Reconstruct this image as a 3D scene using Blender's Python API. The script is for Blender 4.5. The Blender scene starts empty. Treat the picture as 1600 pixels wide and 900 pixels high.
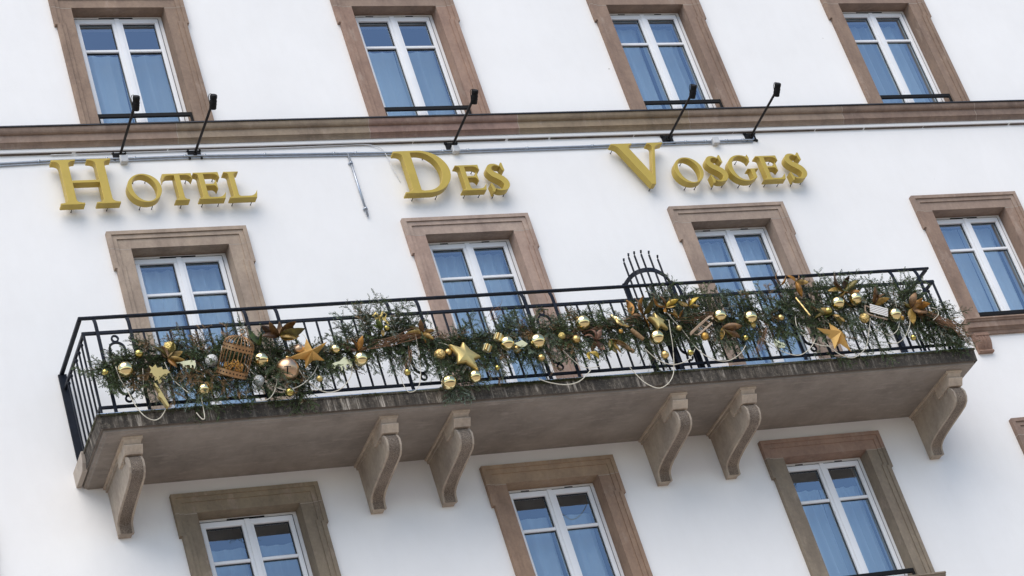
import bpy, math, random
import numpy as np
from mathutils import Vector, Matrix
random.seed(7); rng = np.random.default_rng(7)
PI = math.pi; R = math.radians
sc = bpy.context.scene
COL = sc.collection

# ------------------------------------------------------------------ camera
YAW, PITCH, ROLL, FPX = 0.50438, 0.52624, -0.32866, 3884.404
CAM = Vector((-8.15619, -21.62105, 1.6))
ZT, ZM, ZB, DX = 20.2039, 16.7538, 13.4147, 3.48668        # lintel soffits of the three storeys, window spacing
fwd = Vector((math.sin(YAW)*math.cos(PITCH), math.cos(YAW)*math.cos(PITCH), math.sin(PITCH)))
r0 = fwd.cross(Vector((0, 0, 1))).normalized(); u0 = r0.cross(fwd)
RIGHT = r0*math.cos(ROLL)+u0*math.sin(ROLL); UP = -r0*math.sin(ROLL)+u0*math.cos(ROLL)
cd = bpy.data.cameras.new('camera'); cam = bpy.data.objects.new('camera', cd); COL.objects.link(cam)
cd.sensor_fit = 'HORIZONTAL'; cd.sensor_width = 36; cd.lens = FPX/1600*36; cd.clip_start = .1; cd.clip_end = 2000
mw = Matrix((RIGHT, UP, -fwd)).transposed().to_4x4(); mw.translation = CAM
cam.matrix_world = mw; sc.camera = cam

# ------------------------------------------------------------------ sky, sun, exposure
SUN_EL, SUN_AZ = R(54), R(-34)       # azimuth measured from straight in front of the facade, towards the left
w = bpy.data.worlds.new('World'); sc.world = w; w.use_nodes = True
nt = w.node_tree; bg = nt.nodes['Background']
sky = nt.nodes.new('ShaderNodeTexSky'); sky.sky_type = 'NISHITA'; sky.sun_disc = False
sky.sun_elevation = SUN_EL
sky.air_density = 1.0; sky.dust_density = .6; sky.ozone_density = 1.6
nt.links.new(sky.outputs[0], bg.inputs[0]); bg.inputs[1].default_value = .14
sd = bpy.data.lights.new('sun', 'SUN'); sun = bpy.data.objects.new('sun', sd); COL.objects.link(sun)
sd.energy = 2.35; sd.angle = R(60); sd.color = (1.0, .90, .76)
tosun = Vector((math.sin(SUN_AZ)*math.cos(SUN_EL), -math.cos(SUN_AZ)*math.cos(SUN_EL), math.sin(SUN_EL)))
sun.rotation_euler = tosun.to_track_quat('Z', 'Y').to_euler()
sky.sun_rotation = math.atan2(tosun.x, tosun.y)
sc.view_settings.view_transform = 'Standard'; sc.view_settings.look = 'None'
sc.view_settings.exposure = 0.44; sc.view_settings.gamma = 1.0; sc.view_settings.use_curve_mapping = False

def at(px, py, y):
    "world point on the vertical plane y (metres out from the facade) for a place measured on the 1600 px photograph"
    d = fwd*FPX + RIGHT*(px-800) - UP*(py-450)
    return CAM + d*((y-CAM.y)/d.y)

# ------------------------------------------------------------------ materials
def newmat(name):
    m = bpy.data.materials.new(name); m.use_nodes = True
    return m, m.node_tree, m.node_tree.nodes['Principled BSDF']
def N(nt, t, **k):
    n = nt.nodes.new(t)
    for a, b in k.items():
        if a in n.inputs.keys(): n.inputs[a].default_value = b
        else: setattr(n, a, b)
    return n
def noise(nt, scale, detail=4, rough=.6, vec=None):
    n = N(nt, 'ShaderNodeTexNoise'); n.inputs['Scale'].default_value = scale
    n.inputs['Detail'].default_value = detail; n.inputs['Roughness'].default_value = rough
    if vec: nt.links.new(vec, n.inputs['Vector'])
    return n
def ramp(nt, src, stops):
    n = nt.nodes.new('ShaderNodeValToRGB'); e = n.color_ramp.elements
    while len(e) < len(stops): e.new(.5)
    for i, (p, c) in enumerate(stops):
        e[i].position = p; e[i].color = (*c, 1) if len(c) == 3 else c
    nt.links.new(src, n.inputs[0]); return n
def mixc(nt, f, a, b, mode='MIX'):
    n = nt.nodes.new('ShaderNodeMix'); n.data_type = 'RGBA'; n.blend_type = mode
    for i, v in ((0, f), (6, a), (7, b)):
        if hasattr(v, 'is_linked') or isinstance(v, bpy.types.NodeSocket): nt.links.new(v, n.inputs[i])
        else: n.inputs[i].default_value = v if i == 0 else (*v, 1)
    return n.outputs[2]
def pos(nt, scale=(1, 1, 1)):
    g = nt.nodes.new('ShaderNodeNewGeometry'); m = nt.nodes.new('ShaderNodeMapping')
    m.inputs['Scale'].default_value = scale; nt.links.new(g.outputs['Position'], m.inputs['Vector'])
    return m.outputs[0]
def bump(nt, b, src, strength=.3, dist=.01):
    n = nt.nodes.new('ShaderNodeBump'); n.inputs['Strength'].default_value = strength
    n.inputs['Distance'].default_value = dist; nt.links.new(src, n.inputs['Height'])
    nt.links.new(n.outputs[0], b.inputs['Normal'])
def simple(name, c, rough=.5, metal=0, var=0, vs=8, bmp=0, bs=80, coat=0):
    m, nt, b = newmat(name)
    b.inputs['Roughness'].default_value = rough; b.inputs['Metallic'].default_value = metal
    b.inputs['Coat Weight'].default_value = coat
    if var:
        n = noise(nt, vs, 5, .65, pos(nt))
        r = ramp(nt, n.outputs[0], [(.3, tuple(x*(1-var) for x in c)), (.7, tuple(min(1, x*(1+var)) for x in c))])
        nt.links.new(r.outputs[0], b.inputs['Base Color'])
    else: b.inputs['Base Color'].default_value = (*c, 1)
    if name in ('black_paint', 'dark_blue_iron_paint', 'lamp_arm'): b.inputs['Specular IOR Level'].default_value = .22
    if bmp: bump(nt, b, noise(nt, bs, 4, .6, pos(nt)).outputs[0], bmp, .005)
    return m

def m_plaster():
    m, nt, b = newmat('white_plaster'); b.inputs['Roughness'].default_value = .85
    p = pos(nt)
    n1 = noise(nt, .55, 5, .6, p); n2 = noise(nt, 9, 6, .7, pos(nt, (1, 1, .35)))
    c = ramp(nt, n1.outputs[0], [(.3, (.80, .795, .79)), (.7, (.86, .855, .85))]).outputs[0]
    g = ramp(nt, n2.outputs[0], [(.30, (.985, .983, .98)), (.6, (1, 1, 1))]).outputs[0]
    c = mixc(nt, 1.0, c, g, 'MULTIPLY')
    # sparse small chips and specks of dirt
    v = N(nt, 'ShaderNodeTexVoronoi'); v.inputs['Scale'].default_value = 1.7; nt.links.new(p, v.inputs['Vector'])
    nn = noise(nt, 60, 2, .5, p)
    ma = N(nt, 'ShaderNodeMath', operation='MULTIPLY_ADD'); nt.links.new(nn.outputs[0], ma.inputs[0]); ma.inputs[1].default_value = .05
    nt.links.new(v.outputs['Distance'], ma.inputs[2])
    sp = ramp(nt, ma.outputs[0], [(.034, (1, 1, 1)), (.042, (0, 0, 0))]).outputs[0]
    c = mixc(nt, sp, c, (.30, .26, .23))
    # rain dirt under the string course, gathered in its own ragged band
    s = N(nt, 'ShaderNodeSeparateXYZ'); nt.links.new(p, s.inputs[0])
    mr = N(nt, 'ShaderNodeMapRange'); mr.inputs['From Min'].default_value = 18.02; mr.inputs['From Max'].default_value = 18.17
    nt.links.new(s.outputs['Z'], mr.inputs['Value'])
    dn = noise(nt, 22, 6, .75, pos(nt, (1, 1, 1.5)))
    mu = N(nt, 'ShaderNodeMath', operation='MULTIPLY'); nt.links.new(mr.outputs[0], mu.inputs[0]); nt.links.new(dn.outputs[0], mu.inputs[1])
    up = N(nt, 'ShaderNodeMath', operation='LESS_THAN'); nt.links.new(s.outputs['Z'], up.inputs[0]); up.inputs[1].default_value = 18.19
    mu2 = N(nt, 'ShaderNodeMath', operation='MULTIPLY'); nt.links.new(mu.outputs[0], mu2.inputs[0]); nt.links.new(up.outputs[0], mu2.inputs[1])
    dr = ramp(nt, mu2.outputs[0], [(.50, (0, 0, 0)), (.62, (.5, .5, .5))]).outputs[0]
    c = mixc(nt, dr, c, (.36, .30, .26))
    nt.links.new(c, b.inputs['Base Color'])
    bump(nt, b, noise(nt, 45, 6, .7, p).outputs[0], .25, .006)
    return m
def m_stone():
    "sandstone; the tint of each block comes from its object colour"
    m, nt, b = newmat('sandstone'); b.inputs['Roughness'].default_value = .9
    oi = N(nt, 'ShaderNodeObjectInfo'); p = pos(nt)
    n1 = noise(nt, 2.8, 8, .72, pos(nt, (1.2, 1.2, .7))); n2 = noise(nt, 24, 5, .7, p)
    t = ramp(nt, n1.outputs[0], [(.28, (.80, .77, .75)), (.45, (1.08, 1.04, 1.02)), (.56, (1.25, 1.22, 1.18)), (.72, (1.5, 1.43, 1.36))]).outputs[0]
    c = mixc(nt, 1.0, oi.outputs['Color'], t, 'MULTIPLY')
    g = ramp(nt, n2.outputs[0], [(.30, (.88, .88, .88)), (.70, (1.07, 1.07, 1.07))]).outputs[0]
    c = mixc(nt, 1.0, c, g, 'MULTIPLY')
    # worn pale patches
    n3 = noise(nt, 3.5, 8, .75, pos(nt, (1.4, 1.4, .6)))
    wp = ramp(nt, n3.outputs[0], [(.56, (0, 0, 0)), (.66, (.5, .5, .5))]).outputs[0]
    c = mixc(nt, wp, c, (.40, .315, .26))
    # pits
    n4 = noise(nt, 55, 3, .5, p); pt = ramp(nt, n4.outputs[0], [(.24, (.6, .6, .6)), (.29, (1, 1, 1))]).outputs[0]
    c = mixc(nt, 1.0, c, pt, 'MULTIPLY')
    nt.links.new(c, b.inputs['Base Color']); bump(nt, b, n2.outputs[0], .35, .008)
    return m
def m_fascia():
    "weathered slab edge: dark with lichen, pale lime runs, moss along the top"
    m, nt, b = newmat('weathered_slab_edge'); b.inputs['Roughness'].default_value = .95
    p = pos(nt)
    st = noise(nt, 14, 6, .75, pos(nt, (1.6, 1.6, .12)))
    c = ramp(nt, st.outputs[0], [(.36, (.020, .017, .013)), (.49, (.065, .053, .042)), (.57, (.13, .11, .088)), (.65, (.46, .41, .35))]).outputs[0]
    big = noise(nt, 1.3, 4, .65, p)
    c = mixc(nt, ramp(nt, big.outputs[0], [(.40, (.0, .0, .0)), (.56, (.80, .80, .80))]).outputs[0], c, (.034, .030, .026))
    n2 = noise(nt, 30, 5, .8, p)
    c = mixc(nt, ramp(nt, n2.outputs[0], [(.52, (0, 0, 0)), (.64, (.6, .6, .6))]).outputs[0], c, (.19, .165, .13))
    s = N(nt, 'ShaderNodeSeparateXYZ'); nt.links.new(p, s.inputs[0])
    mr = N(nt, 'ShaderNodeMapRange'); mr.inputs['From Min'].default_value = 13.90; mr.inputs['From Max'].default_value = 14.02
    nt.links.new(s.outputs['Z'], mr.inputs['Value'])
    mn = noise(nt, 5, 6, .8, p); mu = N(nt, 'ShaderNodeMath', operation='MULTIPLY')
    nt.links.new(mr.outputs[0], mu.inputs[0]); nt.links.new(mn.outputs[0], mu.inputs[1])
    c = mixc(nt, ramp(nt, mu.outputs[0], [(.34, (0, 0, 0)), (.46, (.9, .9, .9))]).outputs[0], c, (.040, .046, .012))
    nt.links.new(c, b.inputs['Base Color']); bump(nt, b, n2.outputs[0], .6, .012)
    return m
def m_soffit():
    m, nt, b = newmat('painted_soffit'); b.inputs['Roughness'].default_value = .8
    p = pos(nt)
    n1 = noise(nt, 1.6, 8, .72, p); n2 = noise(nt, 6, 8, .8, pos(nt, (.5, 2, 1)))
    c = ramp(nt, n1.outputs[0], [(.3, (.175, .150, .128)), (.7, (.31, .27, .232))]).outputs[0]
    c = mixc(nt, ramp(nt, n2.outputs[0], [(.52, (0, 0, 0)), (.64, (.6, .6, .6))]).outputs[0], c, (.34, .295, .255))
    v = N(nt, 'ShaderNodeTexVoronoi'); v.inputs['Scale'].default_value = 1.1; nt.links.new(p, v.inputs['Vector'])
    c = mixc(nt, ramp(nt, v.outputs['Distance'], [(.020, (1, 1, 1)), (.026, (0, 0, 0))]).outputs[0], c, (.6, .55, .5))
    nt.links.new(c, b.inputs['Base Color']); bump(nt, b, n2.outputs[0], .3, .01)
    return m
def m_roughcast():
    m, nt, b = newmat('roughcast_stone'); b.inputs['Roughness'].default_value = .95
    p = pos(nt); n1 = noise(nt, 130, 3, .6, p); n2 = noise(nt, 3.5, 5, .6, p)
    c = ramp(nt, n1.outputs[0], [(.32, (.10, .078, .06)), (.5, (.26, .21, .17)), (.68, (.42, .355, .295))]).outputs[0]
    c = mixc(nt, 1.0, c, ramp(nt, n2.outputs[0], [(.35, (.72, .70, .68)), (.65, (1.05, 1.04, 1.02))]).outputs[0], 'MULTIPLY')
    nt.links.new(c, b.inputs['Base Color']); bump(nt, b, n1.outputs[0], .9, .02)
    return m
def m_glass():
    m, nt, b = newmat('window_glass'); nt.nodes.remove(b)
    out = nt.nodes['Material Output']
    gl = N(nt, 'ShaderNodeBsdfGlossy'); gl.inputs['Roughness'].default_value = .015; gl.inputs['Color'].default_value = (.80, .90, 1, 1)
    tr = N(nt, 'ShaderNodeBsdfTransparent'); tr.inputs['Color'].default_value = (.76, .85, .90, 1)
    lw = N(nt, 'ShaderNodeLayerWeight'); lw.inputs['Blend'].default_value = .5
    fr = N(nt, 'ShaderNodeMapRange'); nt.links.new(lw.outputs['Facing'], fr.inputs['Value']); fr.inputs['From Min'].default_value = .05
    fr.inputs['To Min'].default_value = .18; fr.inputs['To Max'].default_value = .85
    bn = nt.nodes.new('ShaderNodeBump'); bn.inputs['Strength'].default_value = .04; bn.inputs['Distance'].default_value = .02
    nt.links.new(noise(nt, 1.5, 2, .5, pos(nt)).outputs[0], bn.inputs['Height']); nt.links.new(bn.outputs[0], gl.inputs['Normal'])
    mx = N(nt, 'ShaderNodeMixShader'); nt.links.new(fr.outputs[0], mx.inputs[0])
    nt.links.new(tr.outputs[0], mx.inputs[1]); nt.links.new(gl.outputs[0], mx.inputs[2]); nt.links.new(mx.outputs[0], out.inputs[0])
    return m
def m_curtain():
    m, nt, b = newmat('sheer_curtain'); b.inputs['Roughness'].default_value = .9
    oi = N(nt, 'ShaderNodeObjectInfo'); nt.links.new(oi.outputs['Color'], b.inputs['Base Color'])
    # sheer weave: more opaque where a fold turns edge-on
    lw = N(nt, 'ShaderNodeLayerWeight'); lw.inputs['Blend'].default_value = .5
    mr = N(nt, 'ShaderNodeMapRange'); nt.links.new(lw.outputs['Facing'], mr.inputs['Value']); mr.inputs['From Min'].default_value = .15; mr.inputs['From Max'].default_value = .75
    mr.inputs['To Min'].default_value = .78; mr.inputs['To Max'].default_value = 1.0
    nt.links.new(mr.outputs[0], b.inputs['Alpha'])
    return m
def m_fir():
    m, nt, b = newmat('fir_needles'); b.inputs['Roughness'].default_value = .55
    a = N(nt, 'ShaderNodeAttribute'); a.attribute_name = 'tone'
    r = ramp(nt, a.outputs['Fac'], [(0, (.020, .032, .016)), (.32, (.060, .098, .040)), (.55, (.135, .185, .080)), (.70, (.15, .215, .16)), (.84, (.34, .42, .38)), (.93, (.30, .19, .09))])
    nt.links.new(r.outputs[0], b.inputs['Base Color'])
    return m
def m_magnolia():
    m, nt, b = newmat('dried_magnolia_leaf'); b.inputs['Roughness'].default_value = .38
    oi = N(nt, 'ShaderNodeObjectInfo'); n = noise(nt, 18, 4, .6, pos(nt))
    t = ramp(nt, n.outputs[0], [(.3, (.24, .21, .18)), (.7, (1.0, .98, .85))]).outputs[0]
    nt.links.new(mixc(nt, 1.0, oi.outputs['Color'], t, 'MULTIPLY'), b.inputs['Base Color']); b.inputs['Metallic'].default_value = .25
    return m
def m_bauble(name, c, rough, metal=1.0):
    m, nt, b = newmat(name); b.inputs['Metallic'].default_value = metal
    b.inputs['Roughness'].default_value = rough; b.inputs['Base Color'].default_value = (*c, 1)
    return m
def m_glitter(name, c, tex='noise'):
    m, nt, b = newmat(name); b.inputs['Metallic'].default_value = .7; b.inputs['Roughness'].default_value = .45
    v = N(nt, 'ShaderNodeTexVoronoi'); v.inputs['Scale'].default_value = 90 if tex == 'noise' else 45
    nt.links.new(pos(nt), v.inputs['Vector'])
    r = ramp(nt, v.outputs['Distance'], [(.1, tuple(x*.45 for x in c)), (.6, tuple(min(1, x*1.35) for x in c))])
    nt.links.new(r.outputs[0], b.inputs['Base Color']); bump(nt, b, v.outputs['Distance'], .9, .01)
    return m
M = dict(
    plaster=m_plaster(), stone=m_stone(), fascia=m_fascia(), soffit=m_soffit(), rough=m_roughcast(),
    glass=m_glass(), curtain=m_curtain(), fir=m_fir(), magnolia=m_magnolia(),
    pvc=simple('white_window_paint', (.80, .81, .83), .35, 0, .03, 3),
    dark_line=simple('black_line', (.012, .014, .018), .6),
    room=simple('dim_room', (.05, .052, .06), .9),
    iron=simple('dark_blue_iron_paint', (.009, .012, .020), .5, 0, .3, 12, .15, 90),
    lead=simple('dark_flashing', (.05, .05, .055), .5, .5, .2, 6),
    cement=simple('pale_cement', (.40, .35, .30), .9, 0, .15, 7, .3, 60),
    goldpaint=simple('gold_paint', (.50, .365, .068), .42, .15, .07, 5),
    steel=simple('galvanised_steel', (.42, .46, .52), .38, .75, .15, 14),
    boxgrey=simple('grey_plastic_box', (.55, .56, .57), .5, 0, .08, 20),
    black=simple('black_paint', (.008, .008, .009), .65),
    whitewire=simple('white_cable', (.7, .7, .7), .5),
    cord=simple('cream_rope', (.62, .58, .48), .8, 0, .2, 120),
    gold=m_bauble('mirror_gold', (.86, .70, .36), .06),
    lemongold=m_bauble('yellow_gold', (.52, .42, .13), .2),
    satin=m_bauble('satin_gold', (.72, .50, .20), .33),
    rose=m_bauble('rose_copper', (.62, .42, .27), .36),
    silver=m_glitter('silver_glitter', (.55, .56, .55)),
    glitter=m_glitter('gold_glitter', (.62, .48, .17)),
    studded=m_glitter('studded_gold', (.62, .44, .17), 'stud'),
    amber=m_bauble('amber_gold', (.62, .36, .09), .45, .7),
    palegold=m_bauble('pale_gold', (.56, .43, .17), .42, .75),
    copperwire=m_bauble('copper_wire', (.40, .235, .115), .42, .8),
    twig=simple('reddish_twig', (.20, .10, .05), .7, 0, .35, 20),
    bark=simple('fir_bark', (.045, .032, .022), .9, 0, .3, 30),
    wood=simple('pale_wood', (.46, .34, .24), .7, 0, .15, 40),
    whitepaint=simple('white_paint', (.75, .73, .70), .5),
    paving=simple('street_paving', (.40, .345, .295), .9, 0, .15, .4),
)

# ------------------------------------------------------------------ mesh helpers
class MB:
    def __init__(s): s.v = []; s.f = []; s.sm = []; s.mi = []
    def add(s, v, f, smooth=False, mi=0):
        o = len(s.v); s.v += [tuple(p) for p in v]; s.f += [tuple(i+o for i in q) for q in f]
        s.sm += [smooth]*len(f); s.mi += [mi]*len(f)
    def box(s, a, b, mi=0):
        (x0, y0, z0), (x1, y1, z1) = a, b
        v = [(x0, y0, z0), (x1, y0, z0), (x1, y1, z0), (x0, y1, z0), (x0, y0, z1), (x1, y0, z1), (x1, y1, z1), (x0, y1, z1)]
        s.add(v, [(0, 3, 2, 1), (4, 5, 6, 7), (0, 1, 5, 4), (1, 2, 6, 5), (2, 3, 7, 6), (3, 0, 4, 7)], False, mi)
    def bevbox(s, a, b, c=.004, mi=0):
        "box with chamfered edges"
        lo = [min(p, q) for p, q in zip(a, b)]; hi = [max(p, q) for p, q in zip(a, b)]
        c = min([c]+[(h-l)*.45 for l, h in zip(lo, hi)])
        pts = []; idx = {}
        for ix in (0, 1):
            for iy in (0, 1):
                for iz in (0, 1):
                    for ax in range(3):
                        p = [(hi if i else lo)[k] for k, i in enumerate((ix, iy, iz))]
                        for k, i in enumerate((ix, iy, iz)):
                            if k != ax: p[k] += -c if i else c
                        idx[(ix, iy, iz, ax)] = len(pts); pts.append(p)
        f = []
        for ax in range(3):
            o = [k for k in range(3) if k != ax]
            for sd in (0, 1):
                q = []
                for i, j in ((0, 0), (1, 0), (1, 1), (0, 1)):
                    k = [0]*3; k[ax] = sd; k[o[0]] = i; k[o[1]] = j; q.append(idx[(*k, ax)])
                f.append(q)
            for i in (0, 1):                       # edges running along ax
                for j in (0, 1):
                    q = []
                    for sd, fa in ((0, 0), (0, 1), (1, 1), (1, 0)):
                        k = [0]*3; k[ax] = sd; k[o[0]] = i; k[o[1]] = j; q.append(idx[(*k, o[fa])])
                    f.append(q)
        for ix in (0, 1):
            for iy in (0, 1):
                for iz in (0, 1): f.append([idx[(ix, iy, iz, a_)] for a_ in range(3)])
        s.add(pts, f, False, mi)
    def sweep(s, pts, prof, closed=False, up=None, smooth=False, scale=None, mi=0, cap=True):
        "sweep a 2D profile (list of (a,b)) along pts; a runs along side, b along up"
        pts = [Vector(p) for p in pts]; n = len(pts); k = len(prof); V = []
        up = Vector(up) if up is not None else Vector((0, 0, 1))
        for i, p in enumerate(pts):
            if closed: t = (pts[(i+1) % n]-pts[i-1])
            else: t = pts[min(i+1, n-1)]-pts[max(i-1, 0)]
            t.normalize(); u = up
            if abs(t.dot(u)) > .97: u = Vector((0, -1, 0)) if abs(t.y) < .9 else Vector((1, 0, 0))
            a = t.cross(u).normalized(); b = a.cross(t)
            q = scale[i] if scale else 1
            V += [p+a*x*q+b*y*q for x, y in prof]
        F = []
        for i in range(n if closed else n-1):
            j = (i+1) % n
            for m_ in range(k): F.append((i*k+m_, i*k+(m_+1) % k, j*k+(m_+1) % k, j*k+m_))
        s.add(V, F, smooth, mi)
        if not closed and cap:
            o = len(s.v)-len(V)
            s.f += [tuple(o+i for i in reversed(range(k))), tuple(o+(n-1)*k+i for i in range(k))]; s.sm += [False]*2; s.mi += [mi]*2
    def tube(s, pts, r, n=8, closed=False, scale=None, mi=0):
        s.sweep(pts, [(r*math.cos(2*PI*i/n), r*math.sin(2*PI*i/n)) for i in range(n)], closed, None, True, scale, mi)
    def bar(s, pts, w, d, closed=False, up=None, mi=0):
        s.sweep(pts, [(-w/2, -d/2), (w/2, -d/2), (w/2, d/2), (-w/2, d/2)], closed, up, False, None, mi)
    def sphere(s, c, r, nu=24, nv=14, sc=(1, 1, 1), mi=0):
        c = Vector(c); V = [c+Vector((0, 0, r*sc[2]))]
        for j in range(1, nv):
            t = PI*j/nv
            V += [c+Vector((r*sc[0]*math.sin(t)*math.cos(2*PI*i/nu), r*sc[1]*math.sin(t)*math.sin(2*PI*i/nu), r*sc[2]*math.cos(t))) for i in range(nu)]
        V.append(c-Vector((0, 0, r*sc[2]))); F = []
        for i in range(nu): F.append((0, 1+i, 1+(i+1) % nu))
        for j in range(nv-2):
            for i in range(nu):
                a = 1+j*nu; F.append((a+i, a+nu+i, a+nu+(i+1) % nu, a+(i+1) % nu))
        a = 1+(nv-2)*nu
        for i in range(nu): F.append((a+i, len(V)-1, a+(i+1) % nu))
        s.add(V, F, True, mi)
    def lathe(s, prof, n=24, org=(0, 0, 0), axis=(0, 0, 1), smooth=True, mi=0, cap=True):
        ax = Vector(axis).normalized(); o = Vector(org)
        a = ax.cross(Vector((0, 1, .01))).normalized(); b = ax.cross(a); V = []; F = []
        for r, h in prof: V += [o+ax*h+(a*math.cos(2*PI*i/n)+b*math.sin(2*PI*i/n))*r for i in range(n)]
        for j in range(len(prof)-1):
            for i in range(n): F.append((j*n+i, j*n+(i+1) % n, (j+1)*n+(i+1) % n, (j+1)*n+i))
        s.add(V, F, smooth, mi)
        if cap:
            q = len(s.v)-len(V)
            s.f += [tuple(q+i for i in reversed(range(n))), tuple(q+len(V)-n+i for i in range(n))]; s.sm += [False]*2; s.mi += [mi]*2
    def prism(s, poly, y0, y1, mi=0):
        "poly: [(x,z)] extruded between two y's (simple outline)"
        n = len(poly); V = [(x, y0, z) for x, z in poly]+[(x, y1, z) for x, z in poly]
        F = [tuple(range(n)), tuple(range(2*n-1, n-1, -1))]+[(i, n+i, n+(i+1) % n, (i+1) % n) for i in range(n)]
        s.add(V, F, False, mi)
    def xprism(s, poly, x0, x1, mi=0, smooth=False):
        "poly: [(y,z)] extruded along x"
        n = len(poly); V = [(x0, y, z) for y, z in poly]+[(x1, y, z) for y, z in poly]
        s.add(V, [tuple(range(n)), tuple(range(2*n-1, n-1, -1))], False, mi)
        s.add(V, [(i, n+i, n+(i+1) % n, (i+1) % n) for i in range(n)], smooth, mi)
    def build(s, name, mat, parent=None, color=None, loc=None):
        me = bpy.data.meshes.new(name); me.from_pydata(s.v, [], s.f)
        me.polygons.foreach_set('use_smooth', s.sm)
        mats = mat if isinstance(mat, (list, tuple)) else [mat]
        for m_ in mats: me.materials.append(m_)
        me.polygons.foreach_set('material_index', s.mi); me.update()
        import bmesh
        bm = bmesh.new(); bm.from_mesh(me); bmesh.ops.recalc_face_normals(bm, faces=bm.faces); bm.to_mesh(me); bm.free()
        o = bpy.data.objects.new(name, me); COL.objects.link(o)
        if parent: o.parent = parent
        if color: o.color = (*color, 1)
        if loc: o.location = loc
        return o
def cr(P, n=10):
    out = []; Q = [P[0]]+list(P)+[P[-1]]
    for i in range(1, len(Q)-2):
        for k in range(n):
            t = k/n; a, b, c, d = Q[i-1], Q[i], Q[i+1], Q[i+2]
            out.append(tuple(.5*((2*b[j])+(-a[j]+c[j])*t+(2*a[j]-5*b[j]+4*c[j]-d[j])*t*t+(-a[j]+3*b[j]-3*c[j]+d[j])*t**3) for j in range(len(b))))
    out.append(tuple(P[-1])); return out
def tag(o, label, cat, group=None, kind=None):
    if label: o['label'] = label
    if cat: o['category'] = cat
    if group: o['group'] = group
    if kind: o['kind'] = kind
    return o
def thing(name, loc, label, cat, group=None):
    o = bpy.data.objects.new(name, None); COL.objects.link(o); o.location = loc; o.empty_display_size = .1
    return tag(o, label, cat, group)
def rel(root, p): return Vector(p)-root.location
def col(c, j=.05):
    k = 1+random.uniform(-j, j); return tuple(x*k for x in c)

# ------------------------------------------------------------------ ground
g = MB(); g.add([(-900, -900, 0), (900, -900, 0), (900, 900, 0), (-900, 900, 0)], [(0, 1, 2, 3)])
tag(g.build('ground', M['paving']), 'pale paved street in front of the hotel', 'ground', kind='structure')

g = MB(); g.add([(-300, -75, .004), (300, -75, .004), (300, -26, .004), (-300, -26, .004)], [(0, 1, 2, 3)])  # dark ground added out of view to give the baubles a dark reflected band
tag(g.build('reflection_strip', simple('dark_strip_ground', (.050, .050, .052), .85, 0, .2, 2)), 'added dark strip of ground, out of view, that darkens the bauble reflections', 'reflection_strip', kind='structure')

# ------------------------------------------------------------------ the hotel
WY = .03                                   # plaster face; the stone surrounds stand proud of it (front faces at y = 0)
hotel = thing('hotel_building', (0, 0, 0), 'white plastered hotel facade with brown sandstone window surrounds, string course and long balcony', 'building')
HI, HO, HE, OT, EH = .56, .775, .802, .222, .27
SILL_T, SILL_O, SLAB_TOP = 18.45, -1.69, 14.01
wins = []                                  # (x, soffit z, bottom z, row)
for k in range(4):
    wins.append((k*DX, ZT, SILL_T, 'T')); 
    wins.append((k*DX, ZM, SLAB_TOP+.05 if k < 3 else ZM+SILL_O, 'M' if k < 3 else 'S'))
for k in (-1, 0, 1, 2, 3): wins.append((k*DX, ZB, ZB+SILL_O, 'B'))

def wall_mesh():
    b = MB(); X0, X1, Z0, Z1 = -7.5, 17.5, 0, 24.0
    xs = sorted({X0, X1}|{w_[0]+s_*(HI+.05) for w_ in wins for s_ in (-1, 1)})
    zs = sorted({Z0, Z1}|{w_[1]+.05 for w_ in wins}|{w_[2] for w_ in wins})
    hole = lambda x, z: any(abs(x-w_[0]) < HI+.04 and w_[2] < z < w_[1]+.05 for w_ in wins)
    for i in range(len(xs)-1):
        for j in range(len(zs)-1):
            if hole((xs[i]+xs[i+1])/2, (zs[j]+zs[j+1])/2): continue
            x0, x1, z0, z1 = xs[i], xs[i+1], zs[j], zs[j+1]
            b.add([(x0, WY, z0), (x1, WY, z0), (x1, WY, z1), (x0, WY, z1)], [(0, 1, 2, 3)])
    for x, zt, zb, r in wins:
        a, c = x-HI-.05, x+HI+.05
        b.add([(a, WY, zb), (a, .5, zb), (a, .5, zt+.05), (a, WY, zt+.05)], [(0, 1, 2, 3)])
        b.add([(c, WY, zb), (c, .5, zb), (c, .5, zt+.05), (c, WY, zt+.05)], [(0, 1, 2, 3)])
        b.add([(a, WY, zt+.05), (a, .5, zt+.05), (c, .5, zt+.05), (c, WY, zt+.05)], [(0, 1, 2, 3)])
        b.add([(a, WY, zb), (a, .5, zb), (c, .5, zb), (c, WY, zb)], [(0, 1, 2, 3)])
    return b
wb = wall_mesh()
for xx in (-7.5, 17.5): wb.add([(xx, WY, 0), (xx, 10, 0), (xx, 10, 24), (xx, WY, 24)], [(0, 1, 2, 3)])
wb.add([(-7.5, 10, 0), (17.5, 10, 0), (17.5, 10, 24), (-7.5, 10, 24)], [(0, 1, 2, 3)])
wb.build('facade_wall', M['plaster'], hotel)
rf = MB(); rf.xprism([(-.35, 24), (10.3, 24), (10.3, 24.3), (5, 28), (-.35, 24.3)], -7.8, 17.8); rf.build('roof', M['lead'], hotel)

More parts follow.
